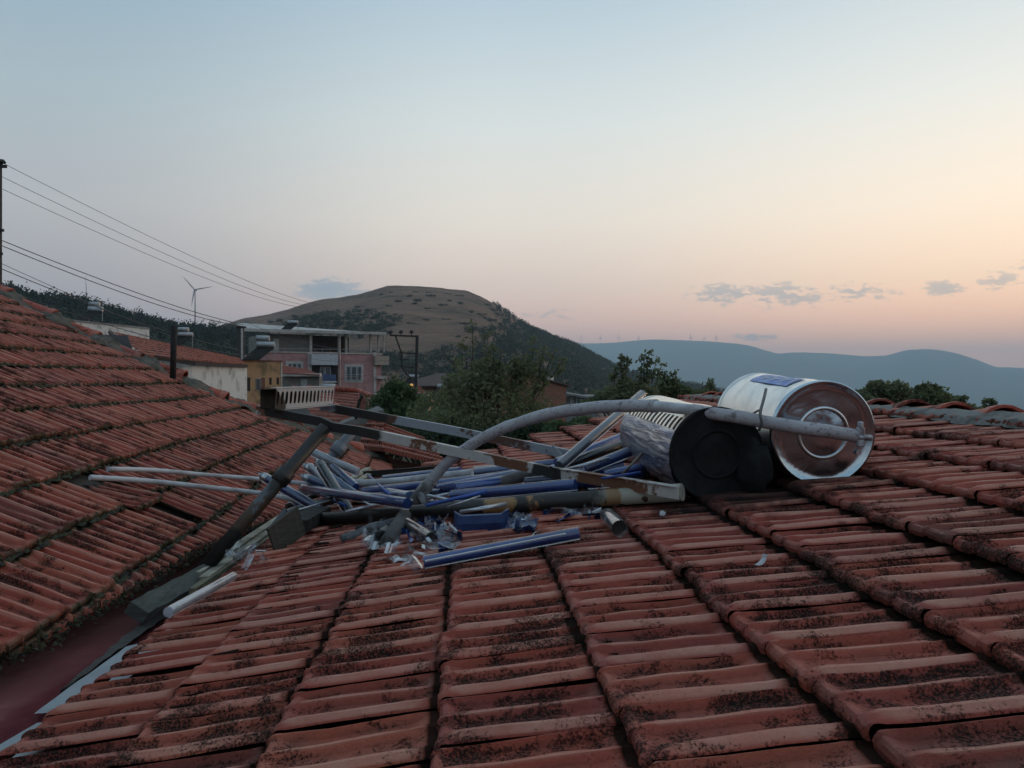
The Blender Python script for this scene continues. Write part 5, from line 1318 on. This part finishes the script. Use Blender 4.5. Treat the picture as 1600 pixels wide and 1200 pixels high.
e0, e1 = P(222, 556, 24), P(384, 571, 32); rg0, rg1 = P(188, 521, 27), P(300, 541, 40)
tiled_slope('roof', e0, e1, P(372, 560, 40), P(176, 519, 30), 34, 9, N1, mat_tile_r, .05)
mb = MB(); a0, a1 = P(212, 560, 24.3), P(310, 568, 26.5); bpt = P(386, 574, 32.5)
mb.add([P(160, 523, 29.9), P(200, 524, 25.5), a0, Vector((a0.x, a0.y, 0)), Vector((P(160, 523, 29.9).x, 29.9, 0))], [(0, 1, 2, 3, 4)])
mb.build('gable_wall', simple("dark_gable", (.085, .08, .085), .9), N1)
mb = MB(); q0, q1 = P(300, 569, 26.3), P(386, 573, 32.4)
mb.add([Vector((q0.x, q0.y, 0)), Vector((q1.x, q1.y, 0)), q1, q0], [(0, 1, 2, 3)])
q2 = P(212, 558, 24.2); mb.add([Vector((q2.x, q2.y, 0)), Vector((q0.x, q0.y, 0)), q0, q2], [(0, 1, 2, 3)])
mb.build('side_wall', mat_white_r, N1)
mb = MB(); mb.bar(P(200, 551.5, 24), P(302, 568, 26.0), .10, .12); mb.bar(P(302, 568, 26.0), P(386, 572, 32.3), .10, .12); mb.bar(P(172, 519, 30), P(204, 552, 23.9), .12, .12); mb.build('fascia', simple("dark_eave", (.05, .03, .028), .9), N1)
# ochre house
B4 = Facade('house', 'ochre stained house with narrow windows in front of the pink building', 372, 53, 441, 56)
B4.block('wall', 372, 563, 440.5, 700, mat_ochre, 0, .8, z0=0); B4.block('parapet', 371, 561.5, 441.5, 564, mat_brick, .05, .3); B4.block('edge', 439.3, 566, 441, 700, mat_cream, .04, .1, z0=0)
B4.window(376, 588, 384.5, 608, 1, .04); B4.block('door_opening', 385, 590, 391, 611, mat_dk, .02, .05); B4.window(400, 591, 408, 610, 1, .04); B4.block('door_opening', 408.3, 590, 414, 612, mat_brick, .02, .05)
B4.block('window', 421, 590, 424.5, 601, mat_dk, .02, .05); B4.block('window', 432.5, 590, 436, 601, mat_dk, .02, .05)
# small tile roofed house with beige eaves
B5 = Facade('house', 'small beige walled house with a red hipped roof in front of the pink building', 440, 48, 500, 48)
B5.block('wall', 441, 588, 499, 700, mat_greyw, 0, .8, z0=0); B5.block('fascia', 441, 583, 499.5, 588, mat_cream, .5, .5)
tiled_slope('roof', B5.q(441, 583.5, .55), B5.q(500, 587, .55), B5.q(478, 577, -3), B5.q(441, 571, -3), 14, 6, B5.t, mat_tile_r, .05)
B5.block('window', 470, 592, 480, 606, mat_winf, .04, .08)
# reddish roofs lower down
N2 = thing('house', 'red tiled roof with a slanting ridge between the slotted channel and the green tree', 'house', G0(560, 26))
tiled_slope('roof', P(500, 668, 22), P(580, 668, 22), P(560, 616, 30), P(455, 603, 30), 22, 10, N2, mat_tile_r, .05)
tiled_slope('roof', P(580, 668, 22), P(572, 612, 29), P(560, 612, 29.4), P(560, 640, 25), 10, 6, N2, mat_tile_r, .05)
mb = MB(); mb.tube([P(480, 606, 30), P(560, 610, 29.5)], .10, 8); mb.tube([P(560, 610, 29.5), P(600, 626, 25), P(612, 634, 23.5)], [.10, .07, .03], 8); mb.tube([P(512, 625, 27), P(535, 640, 24)], .09, 8); mb.build('ridge_tiles', mat_tile_r, N2)
mb = MB(); mb.add([P(590, 634, 22.5), P(600, 640, 22.2), G0(600, 22.2), G0(500, 22.2), P(500, 672, 22.1)], [(0, 1, 2, 3, 4)]); mb.build('wall', mat_greyw, N2)
mb = MB(); mb.tube([P(556, 655, 21.8), P(561, 628, 21.8), P(566, 618, 21.8)], .05, 6); mb.build('gutter_pipe', mat_dk, N2)
N3 = thing('house', 'dark red tiled roof corner with a small gable under the rear beam', 'house', G0(620, 12.5))
tiled_slope('roof', P(600, 706, 11.6), P(700, 730, 11), P(660, 686, 13.5), P(578, 655, 14), 10, 7, N3, mat_tile_r, .05)
tiled_slope('roof', P(560, 702, 12), P(600, 706, 11.6), P(600, 655, 14), P(578, 655, 14), 6, 6, N3, mat_tile_r, .05)
mb = MB(); mb.add([P(560, 704, 12.2), P(672, 730, 11.6), G0(672, 11.6), G0(560, 12.2)], [(0, 1, 2, 3)]); mb.build('wall', mat_brick, N3)
# brown brick house behind the tree
B6 = Facade('house', 'dark brick house with a low pitched roof half hidden behind the olive tree', 745, 62, 886, 75)
mb = MB(); f0 = B6.q(752, 605, 0); pts = [B6.q(752, 604), B6.q(815, 584.5), B6.q(885, 603), B6.q(885, 640), B6.q(752, 640)]
bk = [p - B6.n * 9 for p in pts]; mb.add([Vector((p.x, p.y, p.z if i < 3 else 0)) for i, p in enumerate(pts)] + [Vector((p.x, p.y, p.z if i < 3 else 0)) for i, p in enumerate(bk)], [(0, 1, 2, 3, 4), (2, 7, 8, 3), (0, 4, 9, 5)])
mb.build('wall', mat_brick, B6.t)
mb = MB()
for a, c_ in ((0, 1), (1, 2)):
    d_ = (pts[c_] - pts[a]).normalized() * .4; A = pts[a] - (d_ if a == 0 else Vector()) + B6.n * .3; C_ = pts[c_] + (d_ if c_ == 2 else Vector()) + B6.n * .3; up_ = Vector((0, 0, .12))
    mb.add([A, C_, C_ - B6.n * 9.6, A - B6.n * 9.6, A + up_, C_ + up_, C_ - B6.n * 9.6 + up_, A - B6.n * 9.6 + up_], [(0, 3, 2, 1), (4, 5, 6, 7), (0, 1, 5, 4), (1, 2, 6, 5), (2, 3, 7, 6), (3, 0, 4, 7)])
mb.build('roof', simple("dark_roof", (.07, .04, .035), .9), B6.t)
B6.block('chimney', 861, 586, 865, 600, mat_white_r, -2.5, .5); B6.block('chimney_cap', 860, 584.5, 866, 586.5, mat_conc, -2.4, .7)
# grey workshop to its right
B7 = Facade('workshop', 'low grey flat roofed workshop with wide windows right of the brick house', 882, 90, 935, 88)
B7.block('wall', 882, 618, 934, 640, mat_conc, 0, 8, z0=-6)
mb = MB(); mb.bar(B7.q(880, 614, .4), B7.q(936, 623, .4), 1.4, .22); mb.build('roof_edge', mat_conc, B7.t); B7.block('column', 892, 617, 894, 632, mat_cream, .1, .3)
B7.window(884, 620, 891, 630, 2, .05); B7.window(896, 621, 913, 631, 3, .05); B7.window(916, 622, 931, 631, 3, .05)
# small roofs glimpsed through the tree
N4 = thing('house', 'red hip roof with a white dish glimpsed left of the olive tree', 'house', G0(640, 60))
tiled_slope('roof', P(628, 617, 58), P(668, 617, 58), P(655, 602, 63), P(640, 600, 63), 12, 4, N4, mat_tile_r, .06)
mb = MB(); mb.box(P(628, 618, 58) - Vector((0, 0, 4)), (2.0, 0, 0), (0, 5, 0), (0, 0, 4)); mb.build('wall', mat_ochre, N4)
N5 = thing('house', 'red hip roof with a pale dome vent behind the olive tree', 'house', G0(740, 70))
tiled_slope('roof', P(715, 612, 68), P(785, 610, 68), P(755, 599, 74), P(728, 599, 74), 16, 4, N5, mat_tile_r, .06)
mb = MB(); mb.box(P(715, 613, 68) - Vector((0, 0, 4.6)), (4.0, 0, 0), (0, 6, 0), (0, 0, 4.6)); mb.build('wall', mat_greyw, N5)

# solar heaters on the roofs
def heater(px, py, d, s, label, flip=1, two=True):
    """two drums over a slanting panel on legs; px,py = foot"""
    o = P(px, py, d); t = thing('solar_water_heater', label, 'solar water heater', o, 'solar water heaters on the distant roofs')
    mt, mp = mat_metal_g, mat_dk
    mb = MB(); mb.tube([o + Vector((-.9 * s, 0, 1.55 * s)), o + Vector((.8 * s, .1, 1.5 * s))], .30 * s, 14); mb.build('water_drum', mt, t, smooth=True)
    if two:
        mb = MB(); mb.tube([o + Vector((-1.15 * s, .6 * s, 2.2 * s)), o + Vector((.1 * s, .7 * s, 2.18 * s))], .27 * s, 14); mb.build('water_drum', mt, t, smooth=True)
    mb = MB(); mb.add([o + Vector(q) * s for q in ((-1.0 - .9 * flip, -1.2, .05), (.6 - .9 * flip, -1.2, .05), (.8, 0, 1.3), (-.9, 0, 1.3), (-1.0 - .9 * flip, -1.15, .0), (.6 - .9 * flip, -1.15, .0), (.8, .06, 1.22), (-.9, .06, 1.22))], [(0, 1, 2, 3), (7, 6, 5, 4), (0, 4, 5, 1), (1, 5, 6, 2), (2, 6, 7, 3), (3, 7, 4, 0)]); mb.build('collector_panel', mp, t)
    for x in (-.9, .75):
        mb = MB(); mb.tube([o + Vector((x * s, .1, 0)), o + Vector((x * s, .1, 1.4 * s))], .035 * s, 5); mb.build('leg', mat_metal_g, t)
heater(150, 502, 90, .95, 'pair of white drums on the long white building'); heater(290, 542, 34, .36, 'pair of small white drums behind the ridge of the long red roof')
heater(416, 563, 54, .72, 'pair of white drums over a dark panel on the ochre house'); heater(458, 518, 78, .62, 'small white drum with dark panel on the roof of the pink building', two=False)
heater(513, 622, 29, .30, 'pale drum just above the right end of the slotted channel', two=False); heater(694, 622, 40, .40, 'pale drum glimpsed through the leaves right of the power pole', two=False)
heater(646, 603, 62, .5, 'silvery drum on the hip roof beside the power pole', two=False)
mb = MB(); q = P(643, 602, 57.5); bm = bmesh.new(); bmesh.ops.create_uvsphere(bm, u_segments=14, v_segments=8, radius=.13)
for v_ in bm.verts: v_.co.y *= .5; v_.co += q
m = bpy.data.meshes.new('lamp'); bm.to_mesh(m); bm.free()
ml = bpy.data.materials.new("yellow_lamp"); ml.use_nodes = True; pp = ml.node_tree.nodes['Principled BSDF']; pp.inputs['Base Color'].default_value = (.7, .4, .08, 1); pp.inputs['Emission Color'].default_value = (1, .55, .12, 1); pp.inputs['Emission Strength'].default_value = .22
m.materials.append(ml); tag(put('street_lamp', m), 'small glowing yellow lamp low beside the steel power pole', 'lamp')

# vent pipe on the left roof, antenna
mb = MB(); a0 = LP(3.05, 9.85, .0); fp = P(270, 590, a0.y); mb.tube([P(270, 596, 9.4), P(272, 509, 9.4)], .036, 12)
solid('vent_pipe', 'black upright vent pipe standing on the verge of the left roof', 'pipe', mb, mat_dk, smooth=True)

# ---- poles and wires
mat_pole = simple("dark_steel", (.035, .03, .03), .8, scale=3)
def insul(mb, p, h=.35):
    mb.tube([p, p + Vector((0, 0, h * .55))], .03, 6); mb.tube([p + Vector((0, 0, h * .4)), p + Vector((0, 0, h * .6)), p + Vector((0, 0, h))], [.11, .13, .07], 8)
D = 45.; t = thing('power_pole', 'dark steel lattice power pole with three insulators right of the pink building', 'power pole', G0(649, D))
def bars(name, segs, w=.12):
    mb = MB()
    for (x0, y0, x1, y1) in segs: mb.bar(P(x0, y0, D), P(x1, y1, D), w, w, up=(0, 1, 0))
    mb.build(name, mat_pole, t)
mb = MB(); mb.bar(P(652, 524, D), P(649.5, 620, D), .17, .17, up=(0, 1, 0)); mb.bar(P(649.5, 620, D), G0(649.5, D), .2, .2, up=(0, 1, 0)); mb.build('post', mat_pole, t)
bars('crossarm', [(609, 524, 654, 525.5)], .10); bars('crossarm', [(624, 551, 651, 553)], .08); bars('crossarm', [(624, 562, 640, 562.5)], .07); bars('crossarm', [(624, 572.5, 648, 574)], .08)
bars('brace', [(618, 525, 627.5, 552), (627.5, 551, 628, 574), (628, 574, 646, 597)], .09)
for x in (610.5, 626.5, 643): mb = MB(); insul(mb, P(x, 524, D), .30); mb.build('insulator', mat_pole, t)
D = 85.; t = thing('power_pole', 'small distant power pole with two insulators rising from the olive tree', 'power pole', G0(728, D))
mb = MB(); mb.bar(P(729, 565, D), G0(728, D), .2, .2, up=(0, 1, 0)); mb.build('post', mat_pole, t); bars('crossarm', [(702, 564.5, 724, 565.5)], .12); bars('brace', [(706, 565, 714, 585), (714, 585, 727, 575)], .12)
for x in (702, 712.5, 729): mb = MB(); insul(mb, P(x, 565, D), .45); mb.build('insulator', mat_pole, t)
D = 26.; t = thing('power_pole', 'dark power pole with crossarms at the left edge of the picture', 'power pole', G0(-1, D))
mb = MB(); mb.bar(P(-1, 252, D), G0(-3, D), .14, .14, up=(0, 1, 0)); mb.build('post', mat_pole, t)
for y, x in ((260, 11), (359.5, 6), (396, 4)): bars('crossarm', [(-30, y, x, y + .5)], .09)
mb = MB(); insul(mb, P(4, 259, D), .2); mb.build('insulator', mat_pole, t)
mat_wire = simple("wire", (.075, .075, .085), .7)
def wire(x0, y0, d0_, x1, y1, d1_, sag, label, w=.013, far=None):
    a, b2 = P(x0, y0, d0_), P(x1, y1, d1_); pts = []
    for i in range(25):
        s = i / 24; q = a.lerp(b2, s); q.z -= sag * 4 * s * (1 - s); pts.append(q)
    mb = MB(); mb.tube(pts, [w * (1 + (d1_ / d0_ - 1) * i / 24 * .6) for i in range(25)], 5)
    solid('power_cable', label, 'cable', mb, mat_wire, 'cables crossing the sky on the left', smooth=True)
wire(-40, 232, 26, 520, 480, 120, 1.0, 'topmost thin cable sloping down across the sky from the left edge', .009)
wire(-40, 255, 26, 500, 480, 120, 1.0, 'second thin cable from the top on the left', .009); wire(-40, 275, 26, 490, 482, 120, 1.0, 'third thin cable from the top on the left', .009)
wire(-40, 358, 26, 380, 507, 70, .35, 'upper of the two close dark cables running to the chimney stack', .016); wire(-40, 366, 26, 376, 509, 70, .45, 'lower of the two close dark cables running to the chimney stack', .016)
wire(-40, 392, 26, 372, 560, 60, .3, 'faint cable running down over the pine forest', .010); wire(-40, 402, 26, 372, 546, 60, .4, 'cable crossing in front of the pine forest', .015)
wire(-40, 436, 26, 400, 556, 54, .5, 'lowest cable passing above the white drums', .014)
wire(380, 500, 70, 624, 551, 45, .75, 'pale cable sagging across the pink building to the power pole', .016); wire(380, 535, 72, 624, 562, 45, .7, 'thin lower cable across the pink building', .011)
wire(440, 590, 50, 640, 572, 45, .4, 'thin cable low in front of the pink building', .010)

# ---- wind turbines
mat_turb = simple("turbine_white", (.22, .22, .24), .6)
def turbine(px, py_hub, py_foot, d, label, blades, group=None, bl=None, w=1.):
    o = P(px, py_foot, d); t = thing('wind_turbine', label, 'wind turbine', o, group); hub = P(px, py_hub, d); hgt = (hub - o).length
    mb = MB(); mb.tube([o - Vector((0, 0, hgt * .2)), hub], [hgt * .026 * w, hgt * .017 * w], 8); mb.build('tower', mat_turb, t, smooth=True)
    mb = MB(); mb.bar(hub + Vector((0, -hgt * .03, 0)), hub + Vector((0, hgt * .09, 0)), hgt * .06 * w, hgt * .06 * w); mb.build('nacelle', mat_turb, t)
    for (bx, by) in blades:
        tip = P(px + bx, py_hub + by, d) + Vector((0, -hgt * .05, 0)); h0 = hub + Vector((0, -hgt * .05, 0)); dd = tip - h0
        mb = MB(); mb.tube([h0, h0 + dd * .12, h0 + dd * .25, h0 + dd * .7, tip], [hgt * .012 * w, hgt * .017 * w, hgt * .022 * w, hgt * .013 * w, hgt * .003], 5); mb.build('blade', mat_turb, t)
turbine(305, 453, 501, 1500, 'near wind turbine with three blades standing over the pine ridge', [(-18, -21), (29, -5), (-5, 26)], w=.95)
turbine(136, 459, 470, 1300, 'wind turbine seen edge on, only its upright blade above the pines', [(-2, -29), (1, 14)], w=2.2)
for i, px in enumerate((908, 938, 967, 998, 1079, 1100, 1119)):
    turbine(px, 527 + (i % 2), 538, 9200, 'tiny wind turbine far off on the blue mountain crest', [(0, -6), (4, 3), (-4, 3)], 'wind turbines on the mountain crest', w=1.6)

# ================================================================== HAZE
hz = MB(); S_ = 14500.; z0_, z1_ = -170., 620.
hz.box((-S_, -S_, z0_), (2 * S_, 0, 0), (0, 2 * S_, 0), (0, 0, z1_ - z0_))
mh = bpy.data.materials.new("haze_air"); mh.use_nodes = True; N = NT(mh.node_tree); N.n.clear()
pv_ = N.node('ShaderNodeVolumePrincipled'); pv_.inputs['Color'].default_value = (.66, .86, 1.0, 1); pv_.inputs['Density'].default_value = 1.7e-4; pv_.inputs['Anisotropy'].default_value = .0
N.l.new(pv_.outputs[0], N.node('ShaderNodeOutputMaterial').inputs['Volume'])
HAZE = True
if HAZE: tag(hz.build('haze', mh), kind='stuff')
